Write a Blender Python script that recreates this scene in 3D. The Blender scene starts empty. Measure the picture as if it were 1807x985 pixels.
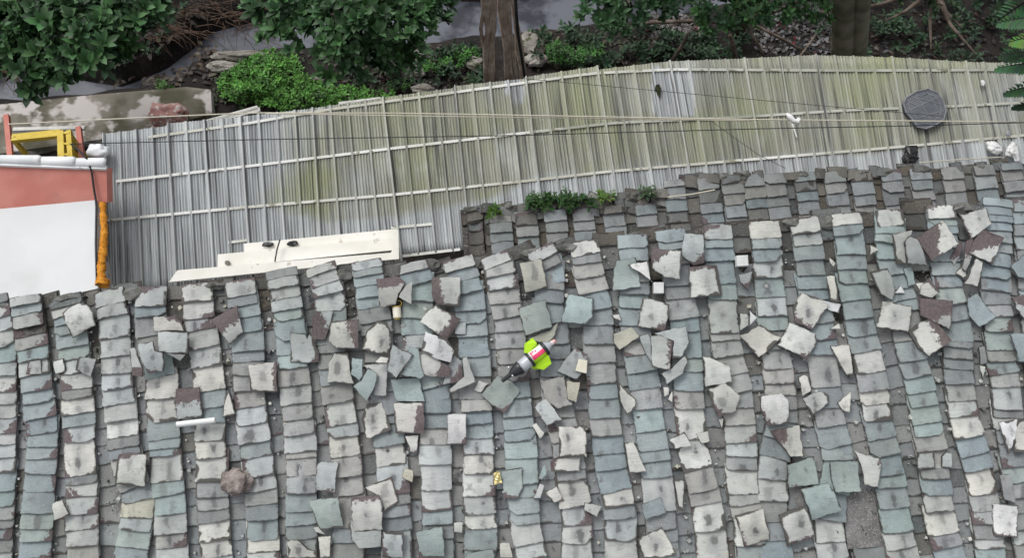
import bpy, bmesh, math, random
from mathutils import Vector, Matrix, noise

random.seed(11)
S = bpy.context.scene
COL = S.collection
R = math.radians

# ------------------------------------------------------------------ camera
PXW, PXH, FPX = 1807.0, 985.0, 1565.0
DEP = R(62)                                  # how far the drone camera looks down
CAMZ = 11.3
cam_d = bpy.data.cameras.new('camera')
cam = bpy.data.objects.new('camera', cam_d)
COL.objects.link(cam)
cam_d.sensor_width = 36.0
cam_d.lens = FPX / PXW * 36.0
cam_d.clip_start = 0.1
cam_d.clip_end = 2000
cam.location = (0, 0, CAMZ)
cam.rotation_euler = (math.pi / 2 - DEP, 0, 0)
S.camera = cam
S.render.resolution_x, S.render.resolution_y = 1024, 559

# ------------------------------------------------------------------ light: overcast day
SUN_EL, SUN_AZ = R(62), R(310)
w = bpy.data.worlds.new('World')
S.world = w
w.use_nodes = True
nt = w.node_tree
bg = nt.nodes['Background']
sky = nt.nodes.new('ShaderNodeTexSky')
sky.sky_type = 'NISHITA'
sky.sun_disc = False
sky.sun_elevation = SUN_EL
sky.sun_rotation = SUN_AZ
sky.air_density = 1.0
sky.dust_density = 4.0
sky.ozone_density = 1.0
hs = nt.nodes.new('ShaderNodeHueSaturation')
hs.inputs['Saturation'].default_value = 0.2
nt.links.new(sky.outputs[0], hs.inputs['Color'])
nt.links.new(hs.outputs[0], bg.inputs['Color'])
bg.inputs['Strength'].default_value = 0.15
sun_d = bpy.data.lights.new('sun', 'SUN')
sun_d.energy = 0.7
sun_d.angle = R(22)
sun_d.color = (1.0, 0.99, 0.97)
sun = bpy.data.objects.new('sun', sun_d)
COL.objects.link(sun)
sdir = Vector((math.sin(SUN_AZ) * math.cos(SUN_EL), math.cos(SUN_AZ) * math.cos(SUN_EL), math.sin(SUN_EL)))
sun.rotation_euler = sdir.to_track_quat('Z', 'Y').to_euler()
S.view_settings.view_transform = 'Standard'
S.view_settings.look = 'None'
S.view_settings.gamma = 1.0
S.view_settings.use_curve_mapping = False
S.view_settings.exposure = 0.42

# ------------------------------------------------------------------ survey helpers
CR = Vector((1, 0, 0))
CU = Vector((0, math.sin(DEP), math.cos(DEP)))
CB = Vector((0, -math.cos(DEP), math.sin(DEP)))
CAM = Vector((0, 0, CAMZ))
def c2w(v): return CR * v[0] + CU * v[1] + CB * v[2]
def ray(px, py):
    return c2w(((px - PXW / 2) / FPX, -(py - PXH / 2) / FPX, -1.0))
def at_depth(px, py, d): return CAM + ray(px, py) * d
def at_z(px, py, z):
    r = ray(px, py)
    return CAM + r * ((z - CAMZ) / r.z)
class Plane:
    """an inclined roof plane: e along the ridge, d up the slope, n out of the roof"""
    def __init__(s, px, py, depth, er=(1, .08, -.045), dr=(-.1, 1, -.133)):
        s.e = c2w(er).normalized()
        s.n = s.e.cross(c2w(dr)).normalized()
        s.d = s.n.cross(s.e)
        s.p = at_depth(px, py, depth)
    def at(s, px, py, h=0.0):
        r = ray(px, py)
        return CAM + r * (((s.p - CAM).dot(s.n) + h) / r.dot(s.n))
    def ab(s, px, py, h=0.0):
        v = s.at(px, py, h) - s.p
        return (v.dot(s.e), v.dot(s.d))
    def pt(s, a, b, h=0.0): return s.p + s.e * a + s.d * b + s.n * h
    def mat(s, a, b, h=0.0):
        m = Matrix((s.e, s.d, s.n)).transposed().to_4x4()
        m.translation = s.pt(a, b, h)
        return m
MAIN = Plane(903, 492, 5.8)
LOWR = Plane(1000, 400, 7.75)
SHED = Plane(903, 250, 10.3)

# survey sheets of the photograph: offset, all at the same enlargement
SC = 3.2826
CROP = dict(A=(0, 480), B=(440, 480), C=(880, 480), D=(1340, 480),
            E=(0, 685), F=(440, 685), G=(880, 685), H=(1340, 685),
            P=(0, 230), Q=(440, 230), R=(880, 230), S=(1340, 230))
def cp(c, x, y): return (CROP[c][0] + x / SC, CROP[c][1] + y / SC)
def lerp(pts, x):
    if x <= pts[0][0]: i = 0
    elif x >= pts[-1][0]: i = len(pts) - 2
    else:
        i = 0
        while pts[i + 1][0] < x: i += 1
    (x0, y0), (x1, y1) = pts[i][:2], pts[i + 1][:2]
    return y0 + (y1 - y0) * (x - x0) / (x1 - x0)

# ------------------------------------------------------------------ object helpers
WM = {}
def finish(o, M, parent):
    COL.objects.link(o)
    if parent is not None:
        o.parent = parent
        o.matrix_parent_inverse = WM[parent.name].inverted()
    o.matrix_basis = M
    WM[o.name] = M.copy()
    return o
def tag(o, label=None, cat=None, group=None, kind=None):
    if label: o['label'] = label
    if cat: o['category'] = cat
    if group: o['group'] = group
    if kind: o['kind'] = kind
    elif label and cat: o['kind'] = 'thing'
    return o
def thing(name, label, cat, loc, group=None):
    o = bpy.data.objects.new(name, None)
    o.empty_display_size = 0.2
    finish(o, Matrix.Translation(Vector(loc)), None)
    return tag(o, label, cat, group)
def mesh_obj(name, verts, faces, mat, parent=None, M=None, smooth=False, attrs=None):
    me = bpy.data.meshes.new(name)
    if M is None:                            # world coordinates: put the origin at the middle
        c = Vector((0, 0, 0))
        for v in verts: c += Vector(v)
        c /= max(1, len(verts))
        verts = [Vector(v) - c for v in verts]
        M = Matrix.Translation(c)
    me.from_pydata([tuple(v) for v in verts], [], faces)
    for m in (mat if isinstance(mat, (list, tuple)) else [mat]): me.materials.append(m)
    if attrs:
        for k, (typ, data) in attrs.items():
            a = me.attributes.new(k, typ, 'POINT')
            if typ == 'FLOAT': a.data.foreach_set('value', data)
            elif typ == 'FLOAT_VECTOR': a.data.foreach_set('vector', [x for t in data for x in t])
            else: a.data.foreach_set('color', [x for t in data for x in t])
    if smooth: me.polygons.foreach_set('use_smooth', [True] * len(me.polygons))
    me.update()
    if smooth and attrs and 'loc' in attrs: me.set_sharp_from_angle(angle=R(38))
    return finish(bpy.data.objects.new(name, me), M, parent)

class MB:
    """collects solids of ONE part in world space"""
    def __init__(s): s.v, s.f = [], []
    def add(s, vs, fs):
        o = len(s.v)
        s.v += [Vector(v) for v in vs]
        s.f += [tuple(i + o for i in f) for f in fs]
        return s
    def prism(s, top, down):
        """closed solid from a top outline and a vector to its underside (or a list of bottom points)"""
        n = len(top)
        bot = down if isinstance(down, list) else [Vector(t) + Vector(down) for t in top]
        return s.add(list(top) + bot, [tuple(range(n)), tuple(range(2 * n - 1, n - 1, -1))] +
                     [(i, n + i, n + (i + 1) % n, (i + 1) % n) for i in range(n)])
    def bar(s, p, q, w, h, up=(0, 0, 1)):
        p, q = Vector(p), Vector(q)
        t = (q - p).normalized(); u = Vector(up)
        x = t.cross(u).normalized() * (w / 2); y = x.cross(t).normalized() * (h / 2)
        return s.prism([p - x + y, p + x + y, q + x + y, q - x + y], y * -2)
    def tube(s, pts, rad, n=6, caps=True):
        pts = [Vector(p) for p in pts]
        rs = rad if isinstance(rad, (list, tuple)) else [rad] * len(pts)
        o = len(s.v); m = len(pts); prev = None
        for i, p in enumerate(pts):
            t = (pts[min(i + 1, m - 1)] - pts[max(i - 1, 0)]).normalized()
            if prev is None:
                prev = t.orthogonal().normalized()
            x = (prev - t * prev.dot(t)).normalized(); prev = x
            y = t.cross(x)
            for k in range(n):
                a = 2 * math.pi * k / n
                s.v.append(p + (x * math.cos(a) + y * math.sin(a)) * rs[i])
        for i in range(m - 1):
            for k in range(n):
                s.f.append((o + i * n + k, o + i * n + (k + 1) % n, o + (i + 1) * n + (k + 1) % n, o + (i + 1) * n + k))
        if caps:
            s.f.append(tuple(o + k for k in range(n - 1, -1, -1)))
            s.f.append(tuple(o + (m - 1) * n + k for k in range(n)))
        return s
    def build(s, name, mat, parent=None, smooth=False):
        return mesh_obj(name, s.v, s.f, mat, parent, None, smooth)

def lump(center, rad, seed=0, rough=.35, sub=2, freq=1.2, axes=None, boxy=0.):
    """an uneven rock-like closed solid; rad = three radii"""
    bm = bmesh.new()
    bmesh.ops.create_icosphere(bm, subdivisions=sub, radius=1)
    off = Vector((seed * 3.7, seed * 1.3, -seed * 2.1))
    vs = []
    for v in bm.verts:
        if boxy:
            v.co = v.co.lerp(v.co / max(abs(q_) for q_ in v.co), boxy)
        k = 1 + rough * noise.noise(v.co * freq + off) + rough * .5 * noise.noise(v.co * freq * 2.3 + off)
        c = Vector((v.co.x * rad[0], v.co.y * rad[1], v.co.z * rad[2])) * k
        if axes: c = axes[0] * c.x + axes[1] * c.y + axes[2] * c.z
        vs.append(Vector(center) + c)
    fs = [tuple(x.index for x in f.verts) for f in bm.faces]
    bm.free()
    return vs, fs

# ------------------------------------------------------------------ materials
def new_mat(name, col=(.5, .5, .5), rough=.8, spec=.3):
    m = bpy.data.materials.new(name)
    m.use_nodes = True
    b = m.node_tree.nodes['Principled BSDF']
    b.inputs['Base Color'].default_value = (*col, 1)
    b.inputs['Roughness'].default_value = rough
    b.inputs['Specular IOR Level'].default_value = spec
    return m
class NB:
    """tiny node-graph helper"""
    def __init__(s, mat):
        s.t = mat.node_tree; s.n = s.t.nodes; s.b = s.n['Principled BSDF']
    def node(s, typ, **kw):
        x = s.n.new(typ)
        for k, v in kw.items(): setattr(x, k, v)
        return x
    def link(s, a, b): s.t.links.new(a, b)
    def put(s, inp, v):
        if hasattr(v, 'node'): s.link(v, inp)
        elif v is not None: inp.default_value = v
    def math(s, op, a, b=None, clamp=False):
        x = s.node('ShaderNodeMath', operation=op, use_clamp=clamp)
        s.put(x.inputs[0], a)
        if b is not None: s.put(x.inputs[1], b)
        return x.outputs[0]
    def noise(s, vec, scale, detail=3, rough=.55, dist=0):
        x = s.node('ShaderNodeTexNoise')
        s.put(x.inputs['Vector'], vec)
        x.inputs['Scale'].default_value = scale
        x.inputs['Detail'].default_value = detail
        x.inputs['Roughness'].default_value = rough
        x.inputs['Distortion'].default_value = dist
        return x.outputs['Fac']
    def vscale(s, vec, k):
        x = s.node('ShaderNodeVectorMath', operation='MULTIPLY')
        s.put(x.inputs[0], vec); x.inputs[1].default_value = k
        return x.outputs[0]
    def ramp(s, v, lo, hi, a=0., b=1.):
        x = s.node('ShaderNodeMapRange', interpolation_type='SMOOTHSTEP')
        s.put(x.inputs[0], v)
        for i, k in enumerate((lo, hi, a, b)): s.put(x.inputs[1 + i], k)
        return x.outputs[0]
    def mix(s, f, a, b, blend='MIX'):
        x = s.node('ShaderNodeMix', data_type='RGBA', blend_type=blend)
        s.put(x.inputs[0], f)
        for i, k in ((6, a), (7, b)):
            if isinstance(k, tuple): k = (*k[:3], 1)
            s.put(x.inputs[i], k)
        return x.outputs[2]
    def attr(s, name):
        return s.node('ShaderNodeAttribute', attribute_name=name)
    def coord(s, which='Object'):
        return s.node('ShaderNodeTexCoord').outputs[which]
    def geo(s): return s.node('ShaderNodeNewGeometry').outputs['Position']
    def bump(s, h, strength=.3, dist=.01):
        x = s.node('ShaderNodeBump')
        x.inputs['Strength'].default_value = strength
        x.inputs['Distance'].default_value = dist
        s.link(h, x.inputs['Height'])
        s.link(x.outputs[0], s.b.inputs['Normal'])
    def color(s, c): s.put(s.b.inputs['Base Color'], c)
def mottled(name, c1, c2, scale=6, rough=.85, spec=.25, bump=.3, bd=.01, detail=5, c3=None, s3=30, t3=.62, lo=.35, hi=.65, w3=.06):
    """two tones blended by noise, optional third in specks, with fine relief"""
    m = new_mat(name, c1, rough, spec)
    b = NB(m); p = b.geo()
    f = b.noise(p, scale, detail)
    c = b.mix(b.ramp(f, lo, hi), c1, c2)
    if c3: c = b.mix(b.ramp(b.noise(p, s3, 3), t3, t3 + w3), c, c3)
    b.color(c)
    b.bump(b.noise(p, scale * 4, 6, .65), bump, bd)
    return m

# the clay tiles: every tile carries its own fired colour and its own stains as attributes
M_TILE = new_mat('clay_tile', rough=.88, spec=.2)
b = NB(M_TILE)
tone = b.attr('tone'); loc = b.attr('loc'); em = b.attr('em')
sep = b.node('ShaderNodeSeparateXYZ'); b.link(em.outputs['Vector'], sep.inputs[0])
edge, mud, dirt = sep.outputs
lv = loc.outputs['Vector']
n1 = b.noise(lv, 9, 3)
n2 = b.noise(lv, 55, 4, .65)
n3 = b.noise(b.vscale(lv, (14, 260, 1)), 1.0, 2)
n4 = b.noise(lv, 26, 4, .6)
c = b.mix(b.ramp(n1, .3, .7), tone.outputs['Color'], b.mix(1, tone.outputs['Color'], (.80, .80, .82), 'MULTIPLY'))
c = b.mix(b.ramp(n3, .48, .75, 0, .3), c, (.10, .105, .11))
c = b.mix(b.ramp(n2, .56, .72, 0, .34), c, (.14, .13, .12))
c = b.mix(b.ramp(b.noise(lv, 130, 3, .7), .5, .75, 0, .3), c, (.6, .6, .58))
# weather stain in the middle of the tile: soft halo and darker ragged core
vm = b.node('ShaderNodeVectorMath', operation='MULTIPLY'); b.link(lv, vm.inputs[0]); vm.inputs[1].default_value = (1.3, .62, 0)
vl = b.node('ShaderNodeVectorMath', operation='LENGTH'); b.link(vm.outputs[0], vl.inputs[0])
dd = b.math('ADD', vl.outputs['Value'], b.math('MULTIPLY', b.math('SUBTRACT', n4, .5), .075))
dd = b.math('ADD', dd, b.math('MULTIPLY', b.math('SUBTRACT', b.noise(lv, 14, 2), .5), .07))
al = tone.outputs['Alpha']
c = b.mix(b.math('MULTIPLY', b.ramp(dd, .10, .0, 0, .55), al), c, (.15, .155, .165))
c = b.mix(b.math('MULTIPLY', b.ramp(dd, .030, .010, 0, .72), al), c, (.085, .085, .085))
# soot and moss creeping in from the edges, red-brown earth where the tile was bedded
ed = b.math('ADD', edge, b.math('MULTIPLY', b.math('SUBTRACT', n4, .5), .27))
dmod = b.math('MULTIPLY', dirt, b.ramp(b.noise(lv, 7, 2), .44, .62, .1, 2.3))
c = b.mix(b.ramp(b.math('SUBTRACT', ed, dmod), .06, -.05, 0, .9), c, b.mix(b.ramp(n1, .45, .6), (.045, .042, .036), (.062, .050, .046)))
md = b.math('ADD', mud, b.math('MULTIPLY', b.math('SUBTRACT', n4, .5), 1.3))
md = b.math('ADD', md, b.math('MULTIPLY', b.math('SUBTRACT', n2, .5), .5))
c = b.mix(b.ramp(md, -.06, .06, 0, .93), c, b.mix(b.ramp(n2, .4, .62), (.085, .062, .064), (.125, .097, .099)))
gp = b.geo()
c = b.mix(b.ramp(b.noise(gp, 1.0, 4, .6), .42, .68, 0, .42), c, b.mix(1, c, (.66, .70, .62), 'MULTIPLY'))
c = b.mix(b.ramp(b.noise(gp, 13, 4, .65), .58, .72, 0, .5), c, (.085, .082, .07))
b.color(c)
b.bump(b.math('ADD', b.math('MULTIPLY', n2, .6), b.math('MULTIPLY', n3, .5)), .35, .004)

M_BED = mottled('mortar_bed', (.035, .032, .028), (.085, .081, .076), 5, c3=(.22, .215, .205), s3=55, t3=.60, bump=.9, bd=.03)
M_RUBBLE = mottled('ridge_mortar', (.09, .09, .08), (.19, .188, .175), 9, c3=(.06, .06, .05), s3=20, t3=.58, bump=.7, bd=.02)
M_BRICKWALL = mottled('old_plaster', (.30, .29, .27), (.42, .40, .37), 2, c3=(.15, .13, .11), s3=8, t3=.6, bump=.5)
M_WHITE_ROOF = mottled('white_coating', (.49, .505, .51), (.54, .55, .55), 1.1, .55, .4, .05, .003, c3=(.40, .41, .40), s3=1.3, t3=.55, w3=.3)
M_PINK = mottled('salmon_paint', (.47, .165, .13), (.53, .215, .175), 3, .75, .3, .12, .004, c3=(.36, .17, .145), s3=2.5, t3=.52, w3=.3)
M_COPING = mottled('white_coping', (.62, .64, .65), (.74, .75, .75), 4, .6, .3, .2, .006, c3=(.36, .36, .35), s3=11, t3=.66)
M_YELLOW = mottled('yellow_paint', (.50, .36, .04), (.58, .44, .07), 5, .6, .3, .2, .004, c3=(.22, .15, .05), s3=18, t3=.64)
M_CONC = mottled('mossy_concrete', (.065, .06, .038), (.175, .16, .13), 1.5, c3=(.42, .39, .37), s3=2.2, t3=.50, bump=.8, bd=.03, w3=.10)
M_FOAM = mottled('orange_foam', (.50, .19, .02), (.62, .27, .035), 14, .9, .2, .8, .02, c3=(.33, .11, .012), s3=30, t3=.58)
M_BOARD = mottled('whitewashed_board', (.73, .71, .64), (.80, .785, .73), 3, .75, .25, .25, .004, c3=(.55, .50, .43), s3=6, t3=.66)
M_LATH = mottled('weathered_lath', (.48, .47, .43), (.60, .59, .55), 8, bump=.3)
M_PURLIN = mottled('pale_purlin', (.68, .68, .65), (.43, .42, .355), .8, .7, .3, .15, .004, c3=(.25, .245, .19), s3=9, t3=.6)
M_PURLIN2 = mottled('algae_stained_purlin', (.45, .455, .40), (.27, .275, .225), 1.2, .7, .3, .15, .004, c3=(.20, .19, .14), s3=9, t3=.58)
M_ROPE = new_mat('cream_rope', (.50, .47, .38), .8)
M_WIRE = new_mat('black_wire', (.025, .025, .028), .5)
M_BARK = mottled('bark', (.085, .065, .052), (.18, .145, .115), 6, bump=.3, bd=.01)
M_ROOT = mottled('dry_stalk', (.40, .31, .25), (.62, .53, .45), 6, bump=.25, bd=.006, c3=(.09, .06, .045), s3=16, t3=.66)
M_MOSSBARK = mottled('mossy_bark', (.13, .135, .09), (.24, .225, .17), 4, bump=.3, bd=.01)
M_ROCK = mottled('grey_rock', (.20, .185, .16), (.34, .32, .285), 3, bump=.9, bd=.05, c3=(.08, .085, .045), s3=4, t3=.56)
M_STONE = mottled('brown_stone', (.16, .13, .12), (.33, .285, .26), 12, bump=.8, bd=.02, c3=(.50, .45, .42), s3=10, t3=.6)
M_BRICKCH = mottled('red_brick_chunk', (.34, .17, .15), (.44, .26, .23), 8, bump=.7, bd=.02, c3=(.58, .52, .49), s3=9, t3=.56)
M_PLAST_W = new_mat('white_plastic', (.70, .70, .685), .45, .5)
M_BLACKBAG = new_mat('black_plastic', (.014, .014, .015), .4, .5)
M_STEEL = new_mat('dull_steel', (.25, .26, .27), .5, .5)
# ================================================================== GROUND, CANAL
WATER_Z = -0.35
def wline(pts, z): 
    l = [at_z(px, py, z) for px, py in pts]
    return sorted([(p.x, p.y) for p in l])
NEAR = wline([(-500, 235), (0, 185), (165, 167), (300, 154), (348, 138), (362, 100), (520, 92), (700, 84), (780, 76), (1020, 52), (1200, 30), (1500, -20), (2000, -90)], WATER_Z)
FAR = wline([(-500, 190), (-100, 150), (0, 142), (90, 128), (160, 150), (215, 156), (290, 128), (340, 92), (372, 58), (450, 40), (520, 38), (650, 20), (800, 6), (860, 6), (1030, -34), (1250, -60), (1500, -110), (2000, -190)], WATER_Z)
def ground_z(x, y):
    yn, yf = lerp(NEAR, x), lerp(FAR, x)
    d = min(y - yn, yf - y)                  # >0 inside the canal
    nz = noise.noise(Vector((x * .9, y * .9, 3))) * .10 + noise.noise(Vector((x * 3.1, y * 3.1, 7))) * .045
    z = nz * 1.2
    if abs(x) < 60 and y < 80:
        t = max(0, min(1, (d + .22) / .44))
        z = z * (1 - t) + (-.85 + nz) * t
        if y > yf: z += min(.6, (y - yf) * .10)
    return z
def spaced(lo, hi, step, far):
    r = []; v = lo
    while v < hi: r.append(v); v += step
    return [lo - far, lo - far / 4, lo - far / 14, lo - far / 60] + r + [hi, hi + far / 60, hi + far / 14, hi + far / 4, hi + far]
gx = spaced(-9.5, 10.5, .14, 500); gy = spaced(5.5, 17, .14, 500)
vs = [(x, y, ground_z(x, y)) for y in gy for x in gx]
nx = len(gx)
fs = [(j * nx + i, j * nx + i + 1, (j + 1) * nx + i + 1, (j + 1) * nx + i) for j in range(len(gy) - 1) for i in range(nx - 1)]
M_MUD = mottled('dark_mud', (.008, .007, .006), (.022, .017, .014), 2.2, c3=(.04, .033, .028), s3=16, t3=.60, bump=1.0, bd=.05, rough=.8)  # mud colour darkened to stand in for canopy shade
tag(mesh_obj('ground', vs, fs, M_MUD, smooth=True), kind='structure')
M_WATER = new_mat('grey_canal_water', (.10, .105, .125), .16, .25)
b = NB(M_WATER); p = b.geo()
b.color(b.mix(b.ramp(b.noise(p, 1.3, 4), .45, .62), (.115, .122, .142), (.025, .027, .036)))  # sky reflection and dark reflection patches painted into the water colour
b.bump(b.noise(p, 9, 3), .05, .01)
wv = [(-70, 4, WATER_Z), (70, 4, WATER_Z), (70, 45, WATER_Z), (-70, 45, WATER_Z)]
tag(mesh_obj('canal_water', wv, [(0, 1, 2, 3)], M_WATER), kind='structure')

# low concrete canal wall on the left
wall_px = [(-190, 215), (0, 184), (165, 167), (330, 153), (372, 158), (374, 200), (250, 236), (60, 262), (-190, 300)]
top = [at_z(px, py, .18 + .03 * math.sin(px)) for px, py in wall_px]
o = MB().prism(top, [Vector((t.x, t.y, -1.1)) for t in top]).build('canal_wall', M_CONC)
tag(o, 'low mossy concrete canal wall at the water edge, left', 'wall')

# ================================================================== TILE BUILDER
TONE = dict(w=(.565, .565, .525), p=(.435, .455, .44), b=(.285, .33, .335), c=(.32, .378, .362), g=(.26, .275, .272),
            t=(.355, .36, .345), d=(.085, .08, .07), m=(.24, .248, .243), k=(.48, .465, .38), h=(.20, .23, .232), n=(.14, .143, .135), x=(.66, .665, .66))
def tile_geo(pts, sag=.03, thick=.012, tilt=(0, 0), tone='p', stain=0., mud=None, dirt=.05, jit=.0025, ang=0., step=.04, hw=None, rnd=None):
    """pts: outline in metres about the tile's middle (x along the ridge, y up the slope).
    returns verts, faces, attributes.  sag>0 arched, <0 trough."""
    rnd = random.random() if rnd is None else rnd
    out = []
    n = len(pts)
    for i in range(n):
        p, q = pts[i], pts[(i + 1) % n]
        L = math.hypot(q[0] - p[0], q[1] - p[1])
        k = max(1, int(round(L / step)))
        for j in range(k):
            t = j / k
            jj = jit if j else jit * .6
            out.append((p[0] + (q[0] - p[0]) * t + random.uniform(-jj, jj), p[1] + (q[1] - p[1]) * t + random.uniform(-jj, jj)))
    m = len(out)
    ca, sa = math.cos(ang), math.sin(ang)
    if hw is None: hw = max(abs(x * ca + y * sa) for x, y in out) or .1
    ph = rnd * 37
    def zz(x, y):
        u = (x * ca + y * sa) / hw
        return sag * (1 - u * u) + tilt[0] * x + tilt[1] * y
    kb = random.uniform(.88, 1.08); warm = random.uniform(-.012, .012)
    col = [max(.02, c * kb + d) for c, d in zip(TONE[tone], (warm, 0, -warm))]
    V, T, Lc, E = [], [], [], []
    so = (random.uniform(-.028, .028), random.uniform(-.025, .025)); ss = random.uniform(.65, 1.7); s2 = random.uniform(.6, 1.3)
    def addv(x, y, z, e):
        V.append((x, y, z)); T.append((*col, stain)); Lc.append(((x + so[0]) * ss, (y + so[1]) * ss * s2, rnd * 60))
        mv = -1.
        if mud:
            mv = (x * math.cos(mud[0]) + y * math.sin(mud[0])) / hw * 1.1 + mud[1]
        E.append((e, mv, dirt))
    rings = (1., .88, .55)
    for k in rings:
        for x, y in out: addv(x * k, y * k, zz(x * k, y * k), 1 - k)
    addv(0, 0, zz(0, 0), 1.)
    F = []
    for r in range(len(rings) - 1):
        for i in range(m):
            j = (i + 1) % m
            F.append((r * m + i, r * m + j, (r + 1) * m + j, (r + 1) * m + i))
    r = len(rings) - 1; ctr = len(rings) * m
    for i in range(m): F.append((r * m + i, r * m + (i + 1) % m, ctr))
    o = len(V)
    for x, y in out: addv(x, y, zz(x, y) - thick, 0)
    addv(0, 0, zz(0, 0) - thick, 1.)
    for i in range(m):
        j = (i + 1) % m
        F.append((i, o + i, o + j, j))
        F.append((o + j, o + i, o + m))
    return V, F, dict(tone=('FLOAT_COLOR', T), loc=('FLOAT_VECTOR', Lc), em=('FLOAT_VECTOR', E))
def ccw(pts):
    a = sum(p[0] * q[1] - q[0] * p[1] for p, q in zip(pts, pts[1:] + pts[:1]))
    return pts if a > 0 else pts[::-1]
def place_tiles(name, specs, roof, limit=296):
    """specs: (weight, matrix, geometry); the largest become objects, the rest one joined part"""
    specs.sort(key=lambda s: -s[0])
    for _, M, (V, F, A) in specs[:limit]:
        mesh_obj(name, V, F, M_TILE, roof, M, True, A)
    rest = specs[limit:]
    if rest:
        VV, FF, AA = [], [], None
        for _, M, (V, F, A) in rest:
            o = len(VV)
            VV += [M @ Vector(v) for v in V]; FF += [tuple(i + o for i in f) for f in F]
            if AA is None: AA = {k: (t, list(d)) for k, (t, d) in A.items()}
            else:
                for k, (t, d) in A.items(): AA[k][1].extend(d)
        tag(mesh_obj(name, VV, FF, M_TILE, roof, Matrix.Identity(4), True, AA), kind='stuff')

# ================================================================== MAIN HOUSE
MAIN_TOP = [(-400, 560), (-200, 550), (0, 537), (170, 514), (300, 507), (520, 486), (700, 467), (860, 452), (1000, 432), (1180, 407), (1400, 387), (1640, 365), (1807, 354), (2200, 318)]
house = thing('tiled_house', 'old house with large grey clay tile roof strewn with broken tiles, filling the lower half', 'house', (MAIN.p.x, MAIN.p.y, 0))
def bed(plane, top_px, bot_px, h, th, parent, name='roof'):
    top = [plane.at(x, y, h) for x, y in top_px]
    bot = [plane.at(x, y, h) for x, y in bot_px]
    V, F = [], []
    nr = 26; n = len(top)
    for r in range(nr + 1):
        for i in range(n):
            p = top[i].lerp(bot[i], r / nr)
            V.append(p + plane.n * (noise.noise(p * 5) * .012 + noise.noise(p * 17) * .006))
    for r in range(nr):
        for i in range(n - 1): F.append((r * n + i, (r + 1) * n + i, (r + 1) * n + i + 1, r * n + i + 1))
    o = len(V)
    ring = [r * n for r in range(nr + 1)] + [nr * n + i for i in range(1, n)] + [r * n + n - 1 for r in range(nr - 1, -1, -1)] + [i for i in range(n - 2, 0, -1)]
    for i in ring: V.append(V[i] - plane.n * th)
    m = len(ring)
    for k in range(m): F.append((ring[k], o + k, o + (k + 1) % m, ring[(k + 1) % m]))
    F.append(tuple(o + k for k in range(m)))
    return mesh_obj(name, V, F, M_BED, parent, Matrix.Identity(4), True)
xs = [-190 + i * 2235 / 60 for i in range(61)]
roof = bed(MAIN, [(x, lerp(MAIN_TOP, x) + 6) for x in xs], [(x, 1150) for x in xs], 0.0, .10, house)
c4 = [MAIN.at(-150, lerp(MAIN_TOP, -150) + 30, -.16), MAIN.at(1990, lerp(MAIN_TOP, 1990) + 30, -.16), MAIN.at(1990, 1110, -.16), MAIN.at(-150, 1110, -.16)]
MB().prism(c4, [Vector((p.x, p.y, -.1)) for p in c4]).build('wall', M_BRICKWALL, house)

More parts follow.
